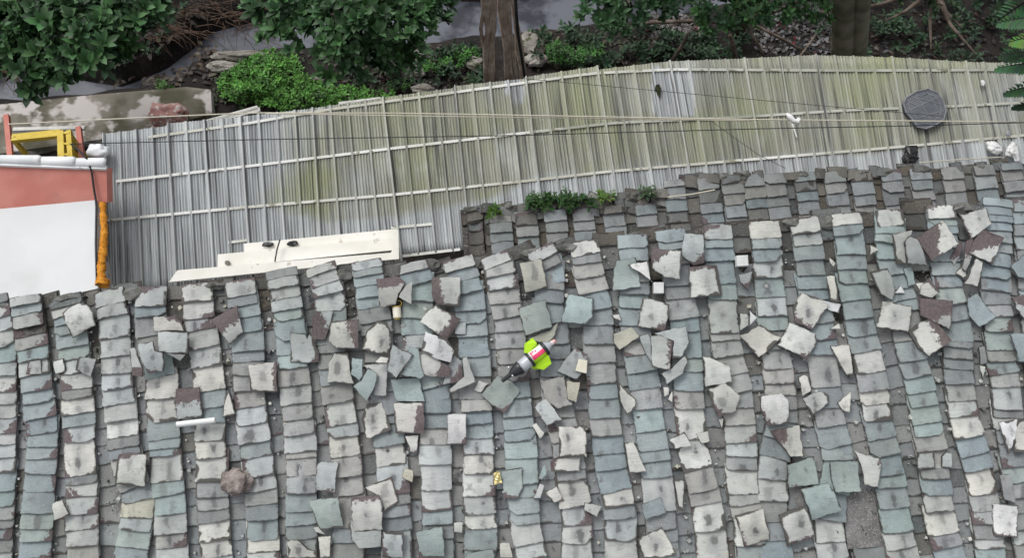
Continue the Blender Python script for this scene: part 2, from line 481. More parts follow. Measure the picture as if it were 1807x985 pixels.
# ---- arched cover tiles, column by column: way points of the column, then "lower edge + colour" of each tile
#      (capital letter = weather stain in the middle)
COLS = [
 ("A-60,150 A-25,300 A-10,500 A-8,800 E-12,400 E-40,980", "A190g 270p 350p 440p 530c 605p 700w 770p 850p 940p E330p 410p 495p 600b 690c 770t 820g 880g 960g 1060p"),
 ("A140,180 A150,280 A180,440 A200,640 A215,790 A235,890 E235,310 E230,440 E215,560 E205,770 E195,950", "A190p 245b 320p 370d 440t 515C 600p 690b 760b 850b 940B E345b 415b 500b 605b 730b 820C 895c 990b 1080b"),
 ("A370,160 A400,280 A410,400 A430,620 A450,860 E455,400 E468,600 E462,790 E470,950", "A200n 250p 300b 360b 435b 510c 590P 680P 735G 825W 895b E315P 510W 560g 635p 735p 830P 920P 1010t"),
 ("A620,130 A645,230 A655,320 A660,440 A670,630 A685,820 E700,200 E705,320 E715,380 E735,480 E800,620 E800,700 E765,800 E775,880 E752,960", "A190p 260P 385P 490P 590P 680P 770P 865P E285w 350g 400g 490t 580t 660g 755k 830p 930c 1010b"),
 ("A865,140 A870,220 A855,320 A900,480 A925,600 A930,680 A930,810 E940,250 E950,460 E965,580 E985,680 E980,790 E985,890 E992,960", "A200p 260b 370g 470g 610c 735W 870W E300b 355b 395b 545W 625c 735c 850P 930T 1010p"),
 ("A1135,110 A1140,210 A1145,300 A1175,390 A1185,490 A1195,620 A1225,740 E1200,260 E1215,360 E1225,480 E1215,600 E1230,690 E1235,830 E1245,930", "A175w 270W 335T 440P 550P 690W 790b 870b E310P 410W 545W 640T 710T 780g 890W 985W 1080p"),
 ("A1385,80 A1395,160 A1425,290 A1430,390 A1440,480 A1425,600 A1440,730 A1450,830 E1465,260 E1485,460 F62,460 F65,640 F70,830 F75,940", "A140p 195g 265b 350b 460B 520g 600g 690t 785T 885P E320P 405b 515P 600P 680T 770g 885B 955w 1050w"),
 ("B190,50 B200,120 B215,190 B225,250 B230,330 B245,430 B250,520 B255,600 B260,700 B275,820 B285,900 F285,240 F290,340 F300,460 F300,570 F295,680 F300,850 F300,950", "B30g 90p 155p 220P 280c 395b 480b 560c 660T 770P 860T F275t 375p 410t 515T 615T 720b 800b 880g 985P 1080g"),
 ("B435,40 B455,90 B465,170 B470,260 B475,430 B480,520 B500,700 B525,820 B535,920 F535,250 F550,340 F560,450 F570,580 F575,700 F570,930", "B5p 70t 130p 230P 290b 420g 470g 560g 650g 760T 890W F290p 400W 515T 625T 815t 900g 1000g"),
 ("B690,40 B700,100 B710,180 B725,250 B740,340 B760,600 B790,780 F805,300 F820,390 F830,540 F845,730 F850,900", "B-20p 20b 75b 145b 205b 290G 360t 450g 520g 620g 700g 830g F210g 335B 450W 620P 680g 750g 830g 1000p"),
 ("Q950,790 Q970,850 B985,60 B970,240 B965,330 B970,410 B1060,640 B1075,720 B1080,860 F1070,290 F1075,390 F1080,520 F1085,650 F1090,760 F1090,880", "Q815p 890b 990c B270c 365c 450p 540g 670c 750b 820b 910b F330T 445P 595P 715P 795b 880g 1000g"),
 ("Q1210,760 Q1225,840 Q1270,890 B1275,180 B1285,300 B1295,430 B1310,540 B1305,770 B1325,850 F1325,250 F1325,340 F1330,440 F1330,570 F1330,690 F1340,780 F1350,880 F1335,960", "Q805p 870g 945b B225b 300b 375b 495b 610b 740g 810t 885b F295b 390P 500W 630W 735P 820W 945B 1040c"),
 ("Q1430,740 Q1450,820 Q1450,880 Q1460,950 C60,70 C60,230 C65,300 C70,400 C75,500 C90,620 C100,720 C105,790 C115,880 G110,200 G125,270 G135,360 G130,460 G140,560 G150,690 G150,770 G160,860 G185,950", "Q780p 840p 920p C100P 185T 265T 345T 445T 535T 640g 735b 845b 910b G310b 410c 560c 640c 730b 790b 910P 1000p"),
 ("R240,690 R300,770 R310,850 C290,110 C280,200 C330,330 C330,500 C330,620 C335,690 C350,850 G400,300 G430,600 G460,740 G460,850 G455,950", "R740p 800g 885b C100g 180g 300b 420g 510g 610g 780T 850g G240t 300t 480t 540g 690W 800P 905P 1000P"),
 ("R500,670 R515,730 R520,800 R535,890 C540,70 C570,160 C580,270 C575,370 C585,480 C600,590 C605,690 C615,800 G615,120 G620,220 G635,330 G645,430 G665,520 G695,630 G710,730 G710,830 G710,940", "R720w 770g 850T C120T 220b 310b 420G 530T 650T 735b 850B G280T 385b 475b 600b 690W 760g 890P 1000P"),
 ("R780,640 R785,700 R790,800 R800,900 C780,170 C790,270 C800,400 C830,520 C845,630 C860,740 C870,860 G880,200 G890,310 G905,390 G915,470 G930,600 G940,740 G950,830 G960,950", "R680b 755b 880g C130g 210c 310b 400g 480t 580B 680B 795T 925c G365b 430b 520b 720P 830g 900g 1000g"),
 ("R1000,590 R1010,660 R1030,720 R1045,930 C1045,110 C1070,210 C1085,320 C1100,450 C1105,640 C1105,740 C1110,860 G1115,200 G1135,400 G1180,540 G1200,640 G1225,760 G1235,900", "R645b 690b 780g 900g C155g 270T 350b 500b 580c 690B 795T 975W G475W 600T 675T 830W 1000W"),
 ("R1275,580 R1280,640 R1285,720 R1290,830 R1305,930 C1305,120 C1305,230 C1305,340 C1330,430 C1345,540 C1390,680 G1400,170 G1410,260 G1415,370 G1415,440 G1410,540 G1420,640 G1440,700 G1460,800 G1470,950", "R630p 680b 755b 890b C165c 355P 400T 490T 600T 700t 790t 890T G318P 400P 480T 620W 680t 740t 920W 1010b"),
 ("S40,560 S45,640 S55,720 S60,810 S65,900 D70,90 D75,200 D85,290 D110,510 D120,610 D125,690 D140,800 H140,200 H95,400 H75,470 H80,600 H85,690 H90,790 H100,900", "S625w 685b 760b 855P D145C 255P 340c 450g 565T 650T 720T 800g H200g 300g 410g 535P 660P 780g 890g 1000b"),
 ("S270,540 S285,630 S300,710 S305,800 S310,880 D310,70 D330,200 D370,330 D370,420 D380,580 D400,720 D410,850 D435,950 H450,280 H460,370 H470,510 H425,650 H400,840 H430,950", "S595w 665P 750B 840B 920b D165b 300b 395b 480b 670T 790g 895T H345B 395b 420b 610c 770b 900p 1000P"),
 ("S515,520 S525,575 S540,660 S540,770 S550,850 S555,930 D560,110 D575,200 D590,310 D615,400 D645,510 D665,630 D680,730 D690,815 D705,910 H705,240 H730,340 H765,450 H765,545 H785,635 H800,760 H825,890 H840,970", "S545w 605B 720B 805b 890C D165C 270B 370B 460B 585W 690T 770W 865W H295B 395B 510B 580c 700B 840c 935P 1030P"),
 ("S765,490 S785,560 S755,620 S760,700 S780,780 S800,860 D840,170 D860,300 D880,450 D920,560 D935,660 D965,740 D970,830 D990,920 H970,150 H995,240 H1005,330 H1015,410 H1025,490 H1040,580 H1045,670 H1065,790 H1090,890 H1110,960", "S555w 600c 655c 745c 835b 920b D165b 230b 340g 400g 515B 610B 700c 780C 880c H280c 365T 470T 530g 625B 720P 850W 930T 1020b"),
 ("S1065,465 S1070,530 S1080,600 S1090,790 S1090,880 D1095,50 D1110,140 D1150,240 D1165,340 D1160,430 D1160,480 D1165,540 D1170,620 D1180,710 D1190,800 D1205,890 H1240,330 H1275,420 H1300,540 H1320,660 H1330,730 H1345,910", "S510w 550c 600b 680b 760b 840b 910b D90g 190c 285b 405b 440g 505g 565g 650g 750T 840p 960W H390B 480b 620W 715T 790t 880g 935p 1030c"),
 ("S1390,440 S1390,490 S1390,560 S1395,700 S1390,820 S1375,900 D1370,70 D1380,150 D1400,220 D1400,300 D1400,390 D1410,490 D1420,550 D1440,620 D1450,730 H1450,150 H1460,240 H1490,400 H1525,560 H1545,700 H1580,950", "S440b 490b 530b 580b 650b 710b 790b 860b 930b D110g 190g 260T 345c 455c 520g 590B 670T 800P 850g H240p 320g 460g 550c 640P 730g 820g 910p 1000g"),
 ("S1560,420 S1600,900 D1620,300 D1660,900 H1700,500 H1780,950", "S470b 540b 610g 690b 770g 850b 930b D100g 190b 280b 370p 460g 550p 640g 730p 820p 910g H330g 420p 520b 620g 720p 820g 920p 1010g"),
]
def parse_way(s):
    r = []
    for w_ in s.split():
        x, y = w_[1:].split(',')
        fx, fy = cp(w_[0], float(x), float(y)); r.append((fy, fx))
    r.sort()
    return r
def parse_tiles(s):
    r = []; c_ = None
    for w_ in s.split():
        if w_[0].isupper() and not w_[0].isdigit(): c_ = w_[0]; w_ = w_[1:]
        r.append((cp(c_, 0, float(w_[:-1]))[1], w_[-1]))
    return r
def smooth_way(way):
    """average the way points lightly so a column wanders but does not zigzag"""
    r = []
    for y, x in way:
        xs_ = [lerp(way, y + d) for d in (-22, 0, 22)]
        r.append((y, xs_[0] * .25 + xs_[1] * .5 + xs_[2] * .25))
    return r
WAYS = [smooth_way(parse_way(c[0])) for c in COLS]
def cover_specs(plane, way, tiles, top_y, width, length, mpp, hbase=.022):
    out = []
    prev = top_y
    edge_top = True
    for yb, k in tiles:
        xc = lerp(way, yb); 
        a0, b0 = plane.ab(xc, yb, hbase + .05)
        a1, b1 = plane.ab(lerp(way, yb - 30), yb - 30, hbase + .05)
        ang = math.atan2(a1 - a0, b1 - b0) + R(random.gauss(0, 1.1))
        expo = (yb - prev) * mpp
        L = max(length, expo + .03)
        L = min(L, max(.05, (yb - top_y) * mpp + .012))
        W = width * random.uniform(.95, 1.05)
        ux, uy = math.sin(ang), math.cos(ang)
        vx, vy = uy, -ux
        # outline: lower edge first, slightly bowed, worn corners
        cw = W / 2; c1, c2 = random.uniform(.002, .012), random.uniform(.002, .012)
        loc_pts = [(-cw + c1, -L / 2), (-cw * .45, -L / 2 - random.uniform(-.002, .003)), (cw * .45, -L / 2 - random.uniform(-.002, .003)), (cw - c2, -L / 2), (cw, -L / 2 + c2), (cw * .97, L / 2), (-cw * .97, L / 2), (-cw, -L / 2 + c1)]
        if random.random() < .12:            # a knocked-off corner
            s_ = random.choice((-1, 1)); q = random.uniform(.02, .05)
            if s_ > 0: loc_pts[3:5] = [(cw - q, -L / 2), (cw, -L / 2 + q * random.uniform(.5, 1.1))]
            else: loc_pts[0] = (-cw + q, -L / 2); loc_pts[-1] = (-cw, -L / 2 + q * random.uniform(.5, 1.1))
        pts = [(vx * x + ux * y, vy * x + uy * y) for x, y in loc_pts]
        ca, cb = a0 + ux * L / 2, b0 + uy * L / 2
        slope = -(.016 / max(.07, min(expo, .2)))
        slope = max(-.17, min(-.08, slope)) * random.uniform(.85, 1.2)
        # lower edge is carried by the next tile, the upper end dives below the one above
        h_low = hbase + .036 + random.uniform(-.003, .004)
        hc = h_low - slope * (-L / 2)
        tl = (ux * slope + random.gauss(0, .007), uy * slope)
        low = k.lower()
        st = random.choice((.2, .5, .75, .9, 1.)) if k.isupper() else random.choice((0, 0, .25, .4))
        dirt = {'w': .07, 'p': .045, 'd': .3, 'n': .2}.get(low, .02) * random.uniform(.3, 1.7)
        mud = None
        if edge_top:
            mud = (math.pi / 2 + random.uniform(-.4, .4), random.uniform(-.75, -.35))
        elif random.random() < (.6 if xc < 110 else .25 if low in 'wpt' else .07):
            mud = (random.choice((math.pi, math.pi, 0, -math.pi * .75, -math.pi * .25)) + random.uniform(-.3, .3), random.uniform(-1.15, -.75))
        # the stain belongs to the exposed lower half
        g = tile_geo(pts, .017 * random.uniform(.6, 1.4), .010, tl, low, st, mud, dirt, jit=.0016, ang=-ang, hw=cw)
        sh = (expo - L) / 2                  # move the stain centre into the exposed part
        A = g[2]
        A['loc'] = ('FLOAT_VECTOR', [(x - ux * sh, y - uy * sh, z) for x, y, z in A['loc'][1]])
        vis = 1. if 0 < xc < PXW and yb - (yb - prev) < PXH else .01
        out.append((vis * max(expo, .02), plane.mat(ca, cb, hc), g))
        prev = yb; edge_top = False
    return out
MPP = 5.8 / FPX
covers = []
TLS = [parse_tiles(c[1]) for c in COLS]
def neighbour(way, tl, dx):                  # further columns beyond the photograph's edge
    return [(y, x + dx) for y, x in way], [(y + random.uniform(-6, 6), random.choice('gbptPTc')) for y, _ in tl]
for dx in (80, 160, 240):
    w2, t2 = neighbour(WAYS[len(COLS) - 1], TLS[len(COLS) - 1], dx); WAYS.append(w2); TLS.append(t2)
for dx in (-80, -160):
    w2, t2 = neighbour(WAYS[1 if dx == -80 else 0], TLS[1], -160 if dx == -80 else -80); WAYS.insert(0, w2); TLS.insert(0, t2)
for tl in TLS:                               # and further rows down to the eave
    while tl[-1][0] < 1125: tl.append((tl[-1][0] + random.uniform(26, 34), random.choice('gbptPTc')))
for way, tl in zip(WAYS, TLS):
    ty = min(lerp(MAIN_TOP, lerp(way, 450)), tl[0][0] - 12)
    covers += cover_specs(MAIN, way, tl, ty, .200, .20, MPP)
place_tiles('cover_tile', covers, roof)

# ---- trough tiles between the columns
HOLES = [(200, 862, 232, 924), (1480, 872, 1534, 958), (1390, 862, 1415, 894), (988, 826, 1016, 850), (992, 718, 1004, 745), (1222, 775, 1240, 790), (160, 845, 165, 850),
         (1150, 500, 1178, 520), (1295, 470, 1320, 520), (1460, 560, 1495, 592), (1605, 480, 1650, 505)]
def pan_specs(plane, wl, wr, top_y, bot_y, mpp, expo_px, width, hbase=0.0, dark_px=60, holes=HOLES, shades='gmmmgmn'):
    out = []
    y = top_y + random.uniform(10, 26)
    first = True
    while y < bot_y:
        ex = expo_px * random.uniform(.8, 1.2)
        xl, xr = lerp(wl, y), lerp(wr, y)
        xc = (xl + xr) / 2 + random.uniform(-2, 2)
        if not any(hx0 < xc < hx1 and hy0 < y - 12 < hy1 for hx0, hy0, hx1, hy1 in holes):
            a0, b0 = plane.ab(xc, y, hbase + .02)
            a1, b1 = plane.ab((lerp(wl, y - 40) + lerp(wr, y - 40)) / 2, y - 40, hbase + .02)
            ang = math.atan2(a1 - a0, b1 - b0) + R(random.gauss(0, 2))
            gap = (xr - xl) * mpp
            W = max(.13, min(.21, gap - .2 + .115)); L = .09 if first else .22
            ux, uy = math.sin(ang), math.cos(ang); vx, vy = uy, -ux
            cw = W / 2; c1 = random.uniform(.008, .02)
            lp = [(-cw + c1, -L / 2), (cw - c1, -L / 2), (cw, -L / 2 + c1), (cw, L / 2), (-cw, L / 2), (-cw, -L / 2 + c1)]
            pts = [(vx * x + ux * y_, vy * x + uy * y_) for x, y_ in lp]
            slope = -.10
            hc = hbase + .022 - slope * (-L / 2) + .016 + random.uniform(-.003, .003)
            first = False
            near = y - top_y < dark_px
            tn = random.choice('nndd') if near else random.choice(shades)
            g = tile_geo(pts, -.018, .012, (ux * slope, uy * slope), tn, 0, (random.uniform(0, 6.28), random.uniform(-1.3, -.9)) if random.random() < .3 else None, .14 if near else random.uniform(.0, .08), ang=-ang, hw=cw)
            vis = 1. if 0 < xc < PXW and y - ex < PXH else .01
            out.append((vis * random.uniform(.9, 1.1), plane.mat(a0 + ux * L / 2, b0 + uy * L / 2, hc), g))
        y += ex
    return out
pans = []
for i in range(len(WAYS) - 1):
    xm = (lerp(WAYS[i], 470) + lerp(WAYS[i + 1], 470)) / 2
    pans += pan_specs(MAIN, WAYS[i], WAYS[i + 1], lerp(MAIN_TOP, xm), 1135, MPP, 35, .17, dark_px=95)
place_tiles('pan_tile', pans, roof)
M_GRAVEL = mottled('gravelly_mortar', (.14, .135, .13), (.24, .235, .23), 6, c3=(.32, .31, .30), s3=120, t3=.56, bump=.9, bd=.02)
for q in ([(1484, 866), (1556, 862), (1566, 964), (1496, 970)], [(203, 864), (229, 864), (232, 918), (206, 924)], [(1390, 860), (1416, 858), (1420, 896), (1396, 900)]):
    MB().prism([MAIN.at(x, y, .022) for x, y in q][::-1], MAIN.n * -.03).build('mortar_patch', M_GRAVEL, roof)
# grit, crumbs and flakes of tile caught in the troughs and beside the broken pieces
VV, FF, AA = [], [], dict(tone=('FLOAT_COLOR', []), loc=('FLOAT_VECTOR', []), em=('FLOAT_VECTOR', []))
for k in range(1500):
    if k < 900:
        i = random.randrange(len(WAYS) - 1); y = random.uniform(430, 1000)
        x = (lerp(WAYS[i], y) + lerp(WAYS[i + 1], y)) / 2 + random.gauss(0, 8)
        hh = .032
    else:
        x, y = random.gauss(900, 480), random.gauss(660, 130); hh = .05
    if y < lerp(MAIN_TOP, x) + 12: continue
    r_ = random.choice((.004, .005, .006, .008, .011, .016))
    a, b_ = MAIN.ab(x, y, hh)
    n_ = random.randint(3, 5); a0 = random.random() * 6.28
    top = [(a + math.cos(a0 + 6.28 * q / n_) * r_ * random.uniform(.6, 1.2), b_ + math.sin(a0 + 6.28 * q / n_) * r_ * random.uniform(.6, 1.2)) for q in range(n_)]
    o = len(VV); tn = random.choice('wwpgktdnmd')
    VV += [MAIN.pt(p[0], p[1], hh + r_ * random.uniform(.3, .8)) for p in top] + [MAIN.pt(p[0], p[1], hh - .01) for p in top]
    FF += [tuple(o + q for q in range(n_))] + [(o + q, o + n_ + q, o + n_ + (q + 1) % n_, o + (q + 1) % n_) for q in range(n_)]
    for q in range(2 * n_):
        AA['tone'][1].append((*TONE[tn], 0)); AA['loc'][1].append((k * .31, q * .01, 0)); AA['em'][1].append((1, -1, 0))
tag(mesh_obj('tile_crumbs', VV, FF, M_TILE, roof, Matrix.Identity(4), False, AA), kind='stuff')

# ================================================================== LOWER HOUSE BEHIND
LOW_TOP = [(806, 368), (1085, 343), (1175, 338), (1180, 318), (1300, 307), (1600, 297), (1807, 286), (2100, 268)]
lowh = thing('low_tiled_house', 'lower house behind with dull mossy dark grey tile roof beside the plastic sheets', 'house', (LOWR.p.x, LOWR.p.y, 0))
xs = [812 + i * 1150 / 40 for i in range(41)]
lroof = bed(LOWR, [(x, lerp(LOW_TOP, x) + 3) for x in xs], [(x + 15, lerp(MAIN_TOP, x) + 90) for x in xs], 0.0, .10, lowh)
c4 = [LOWR.at(835, lerp(LOW_TOP, 835) + 22, -.16), LOWR.at(1940, 300, -.16), LOWR.at(1940, lerp(MAIN_TOP, 1940) + 85, -.16), LOWR.at(845, lerp(MAIN_TOP, 845) + 85, -.16)]
MB().prism(c4, [Vector((p.x, p.y, -.1)) for p in c4]).build('wall', M_BRICKWALL, lowh)
LX = [884, 930, 981, 1031, 1085, 1142, 1197, 1256, 1298, 1336, 1373, 1427, 1480, 1527, 1580, 1632, 1687, 1743, 1793, 1845, 1900]
LY = [395, 395, 393, 390, 386, 380, 374, 365, 361, 350, 347, 350, 350, 343, 337, 334, 330, 325, 322, 318, 314]
MPL = 7.75 / FPX
lways = []; lcov = []
for x, y in zip(LX, LY):
    ln = (x + 277) / 11800 
    way = [(y - 80, x - 80 * ln), (y, x + random.uniform(-1, 1)), (y + 120, x + 120 * ln)]
    lways.append(way)
    ty = lerp(LOW_TOP, x) + (20 if x < 1180 else 2)
    tl = []; yy = ty + random.uniform(10, 22)
    while yy < lerp(MAIN_TOP, x) + 45:
        tl.append((yy, random.choice('mmmgnhmhn')))
        yy += random.uniform(17, 24)
    lcov += cover_specs(LOWR, way, tl, ty, .195, .20, MPL)
place_tiles('cover_tile', lcov, lroof)
lpan = []
edge_way = [(300, 818), (480, 832)]
side_way = [(300, 846), (480, 858)]
for wl, wr in [(edge_way, side_way), (side_way, lways[0])] + list(zip(lways[:-1], lways[1:])):
    xm = (lerp(wl, 380) + lerp(wr, 380)) / 2
    lpan += pan_specs(LOWR, wl, wr, lerp(LOW_TOP, xm) + (8 if xm < 1180 else 2), lerp(MAIN_TOP, xm) + 45, MPL, 24, .17, dark_px=30, holes=[], shades='ddndn')
place_tiles('pan_tile', lpan, lroof)
def slab(plane, px_, py_, w_, l_, h, tone, rot, sag=.02, name='ridge_tile', parent=None, dirt=.08):
    """a broken tile laid flat on a roof"""
    a, b_ = plane.ab(px_, py_, h)
    ca, sa = math.cos(rot), math.sin(rot)
    q = [(-w_ / 2, -l_ / 2), (w_ / 2 * random.uniform(.6, 1), -l_ / 2), (w_ / 2, l_ / 2 * random.uniform(.5, 1)), (-w_ / 2 * random.uniform(.6, 1), l_ / 2)]
    q = [(x * ca - y * sa, x * sa + y * ca) for x, y in q]
    g = tile_geo(ccw(q), sag, .014, (random.gauss(0, .1), random.gauss(0, .08)), tone, 0, None, dirt, ang=rot, step=.04)
    return mesh_obj(name, g[0], g[1], M_TILE, parent, plane.mat(a, b_, h), True, g[2])
x = 818.0
while x < 1960:                              # broken tiles of the worn ridge, bedded in crumbling mortar
    wpx = random.uniform(22, 40); y = lerp(LOW_TOP, x + wpx / 2)
    for r_ in range(3 if x < 1170 else random.choice((0, 1, 1))):
        slab(LOWR, x + wpx / 2 + random.uniform(-6, 6), y + 5 + r_ * 9 + random.uniform(-3, 3), wpx * MPL * random.uniform(.8, 1.1), random.uniform(.06, .12), .04 - r_ * .008 + random.uniform(-.01, .01), random.choice('nmndnn'), random.gauss(0, .15), parent=lroof)
    if random.random() < .3:
        v, f = lump(LOWR.at(x + wpx * random.random(), y + 4, .05), (random.uniform(.03, .07), random.uniform(.025, .04), .025), int(x), .6, 2, 1.9, (LOWR.e, LOWR.d, LOWR.n))
        mesh_obj('mortar_lump', v, f, M_RUBBLE, lroof)
    x += wpx * .9
x = -190.0
while x < 2040:                              # crumbling mortar along the main ridge
    y = lerp(MAIN_TOP, x) + random.uniform(5, 12)
    v, f = lump(MAIN.at(x, y, .03), (random.uniform(.05, .10), random.uniform(.025, .045), random.uniform(.02, .04)), int(x) + 900, .6, 2, 1.9, (MAIN.e, MAIN.d, MAIN.n))
    mesh_obj('mortar_lump', v, f, M_RUBBLE, roof)
    x += random.uniform(60, 150)
# ================================================================== PLASTIC-SHEET SHED
M_SHEET = new_mat('weathered_plastic_sheet', rough=.45, spec=.4)
b = NB(M_SHEET)
al = b.attr('sheet'); sp = b.node('ShaderNodeSeparateXYZ'); b.link(al.outputs['Vector'], sp.inputs[0])
su, sv, sa_ = sp.outputs                     # metres across, metres down, how much algae grows here
cx = b.node('ShaderNodeCombineXYZ'); b.link(su, cx.inputs[0]); b.link(sv, cx.inputs[1])
uv = cx.outputs[0]
st1 = b.noise(b.vscale(uv, (34, .55, 1)), 1.0, 4, .6)
st2 = b.noise(b.vscale(uv, (9, .5, 1)), 1.0, 3, .5)
blot = b.noise(uv, .9, 4, .55)
fine = b.noise(uv, 40, 3)
clean = b.mix(b.ramp(st2, .35, .65), (.47, .50, .505), (.30, .318, .325))
dirty = b.mix(b.ramp(st2, .35, .68), (.34, .345, .285), (.215, .218, .175))
dirty = b.mix(b.ramp(blot, .44, .68, 0, .65), dirty, (.265, .29, .14))
am = b.math('ADD', sa_, b.math('MULTIPLY', b.math('SUBTRACT', blot, .5), 1.1))
am = b.math('ADD', am, b.math('MULTIPLY', b.math('SUBTRACT', st1, .5), .9))
c = b.mix(b.ramp(am, .3, .75), clean, dirty)
pn = b.noise(b.vscale(uv, (1.15, .12, 1)), 1.0, 1)
c = b.mix(b.ramp(pn, .54, .68, 0, .22), c, (.13, .132, .118))
c = b.mix(b.ramp(b.noise(b.vscale(uv, (2.6, 1.1, 1)), 1.0, 4, .6), .56, .74, 0, .55), c, (.50, .52, .50))
c = b.mix(b.ramp(st1, .54, .74, 0, .45), c, (.52, .525, .48))
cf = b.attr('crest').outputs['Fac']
c = b.mix(b.math('MAXIMUM', cf, 0.), c, (.455, .46, .435))  # rib tops painted paler, for wear and for their highlight
c = b.mix(b.math('MULTIPLY', b.math('MAXIMUM', b.math('MULTIPLY', cf, -1.), 0.), .62), c, (.07, .068, .06))  # one flank of each rib painted dark, standing in for shade and dirt
c = b.mix(b.ramp(st1, .49, .32, 0, .9), c, (.06, .06, .056))
st3 = b.noise(b.vscale(uv, (80, .35, 1)), 1.0, 2, .5)
c = b.mix(b.ramp(st3, .48, .32, 0, .45), c, (.07, .07, .064))
c = b.mix(b.ramp(fine, .62, .8, 0, .3), c, (.12, .12, .09))
b.color(c)
b.bump(fine, .15, .003)
shed = thing('plastic_sheet_shed', 'long shed roofed with weathered translucent corrugated plastic sheets, streaked with green algae', 'shed', at_z(903, 150, 0))
JO = [(183, 236, 190, 500), (297, 220, 312, 490), (425, 206, 440, 425), (552, 191, 565, 410), (676, 173, 702, 400), (802, 153, 822, 358), (927, 136, 953, 345), (1053, 117, 1085, 330),
      (1181, 108, 1218, 320), (1312, 103, 1345, 303), (1438, 97, 1472, 300), (1571, 101, 1605, 297), (1701, 108, 1738, 290), (1832, 112, 1872, 285), (1964, 112, 2006, 280)]
TOPS = [(236, 222), (218, 207), (206, 191), (191, 173), (172, 155), (152, 139), (136, 117), (123, 108), (108, 103), (103, 97), (97, 101), (101, 109), (109, 112), (112, 114)]
def botl(x): return lerp([(0, 545), (190, 520), (806, 455), (815, 420), (1100, 385), (1190, 350), (1500, 330), (1807, 315), (2100, 300)], x)
def jx(j, y): return j[0] + (j[2] - j[0]) * (y - j[1]) / (j[3] - j[1])
def algae(px, py):
    a = lerp([(180, .05), (300, .22), (450, .25), (560, .62), (700, .75), (900, .8), (1100, .72), (1400, .85), (1650, .8), (1850, .6)], px)
    yb = lerp([(180, 330), (430, 380), (620, 400), (780, 372), (940, 325), (1070, 308), (1340, 285), (1500, 272), (1800, 250)], px)
    a -= .9 * max(0, min(1, (py - yb + 12) / 30))
    if 1150 < px < 1225 and 125 < py < 205: a -= .7
    if 890 < px < 925 and 140 < py < 175: a -= .5
    return max(-.4, a)
for i in range(len(JO) - 1):
    j0, j1 = JO[i], JO[i + 1]
    y0a, y0b = TOPS[i]
    na, nr = 190, 16
    V, F, A, CRS = [], [], [], []
    yba, ybb = botl(j0[2]), botl(j1[2])
    if i == 4: yba, ybb = 452, 440
    A0 = SHED.at(jx(j0, y0a), y0a); A1 = SHED.at(jx(j1, y0b), y0b)
    wid = (A1 - A0).length
    lift = .004 + .004 * (i % 2)
    for r in range(nr + 1):
        t = r / nr
        ya, yb = y0a + (yba - y0a) * t, y0b + (ybb - y0b) * t
        pa, pb = SHED.at(jx(j0, ya), ya), SHED.at(jx(j1, yb), yb)
        for k in range(na + 1):
            s = k / na * 1.02
            p = pa.lerp(pb, s)
            u = s * 4.0
            fr = abs(u - round(u))           # distance to the nearest of the four ribs
            rib = max(0, min(1, (.085 - fr) / .035))
            major = .042 if round(u) % 4 == 0 else .026
            z = rib * major + (1 - rib) * .009 * math.sin(u * 2 * math.pi * 6)
            p = p + SHED.n * (z + lift + noise.noise(p * .8) * .012)
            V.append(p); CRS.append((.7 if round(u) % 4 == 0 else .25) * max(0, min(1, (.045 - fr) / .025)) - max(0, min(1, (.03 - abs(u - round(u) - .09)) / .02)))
            px_ = jx(j0, ya) + (jx(j1, yb) - jx(j0, ya)) * s
            A.append((i * .87 + s * wid, (ya - 90) * .0066, algae(px_, ya + (yb - ya) * s)))
    for r in range(nr):
        for k in range(na):
            q = r * (na + 1) + k
            F.append((q, q + na + 1, q + na + 2, q + 1))
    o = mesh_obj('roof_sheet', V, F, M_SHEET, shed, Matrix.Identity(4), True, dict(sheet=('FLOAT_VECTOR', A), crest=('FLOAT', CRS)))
    md_ = o.modifiers.new('thickness', 'SOLIDIFY'); md_.thickness = .003
PUR = [[(262, 242), (440, 217), (560, 196), (660, 182), (880, 152), (1045, 129), (1190, 122), (1440, 124), (1620, 124), (1900, 122)],
       [(205, 320), (440, 293), (690, 262), (930, 234), (1080, 217), (1330, 205), (1500, 194), (1690, 187), (1900, 176)],
       [(187, 389), (430, 366), (560, 355), (700, 343), (940, 318), (1070, 303), (1340, 280), (1460, 270), (1600, 258), (1900, 230)],
       [(403, 428), (436, 424)], [(690, 402), (766, 395)], [(710, 452), (812, 440)]]
def cut(pl, x0, x1): return [(x0, lerp(pl, x0))] + [p for p in pl if x0 < p[0] < x1] + [(x1, lerp(pl, x1))]
for pl, pm in [(cut(PUR[0], 262, 1060), M_PURLIN), (cut(PUR[0], 1066, 1215), M_PURLIN), (cut(PUR[0], 1220, 1900), M_PURLIN2), (cut(PUR[1], 205, 935), M_PURLIN), (cut(PUR[1], 940, 1900), M_PURLIN2)] + [(q, M_PURLIN) for q in PUR[2:]]:
    mb = MB()
    xs_ = [pl[0][0]] + [j for j in range(int(pl[0][0]) // 32 * 32 + 32, int(pl[-1][0]), 32)] + [pl[-1][0]]
    for x0, x1 in zip(xs_[:-1], xs_[1:]):
        mb.bar(SHED.at(x0, lerp(pl, x0), .022), SHED.at(x1, lerp(pl, x1), .022), .031, .008, SHED.n)
    mb.build('purlin', pm, shed)
for px_ in (230, 500, 800, 1100, 1400, 1700):
    t_ = SHED.at(px_, lerp(PUR[0], px_) + 20, -.06)
    MB().tube([(t_.x, t_.y, -.3), (t_.x, t_.y, t_.z)], .05, 8).build('post', M_BARK, shed)
MB().bar(SHED.at(190, 262, -.06), SHED.at(1890, 140, -.06), .08, .08, SHED.n).build('beam', M_BARK, shed)
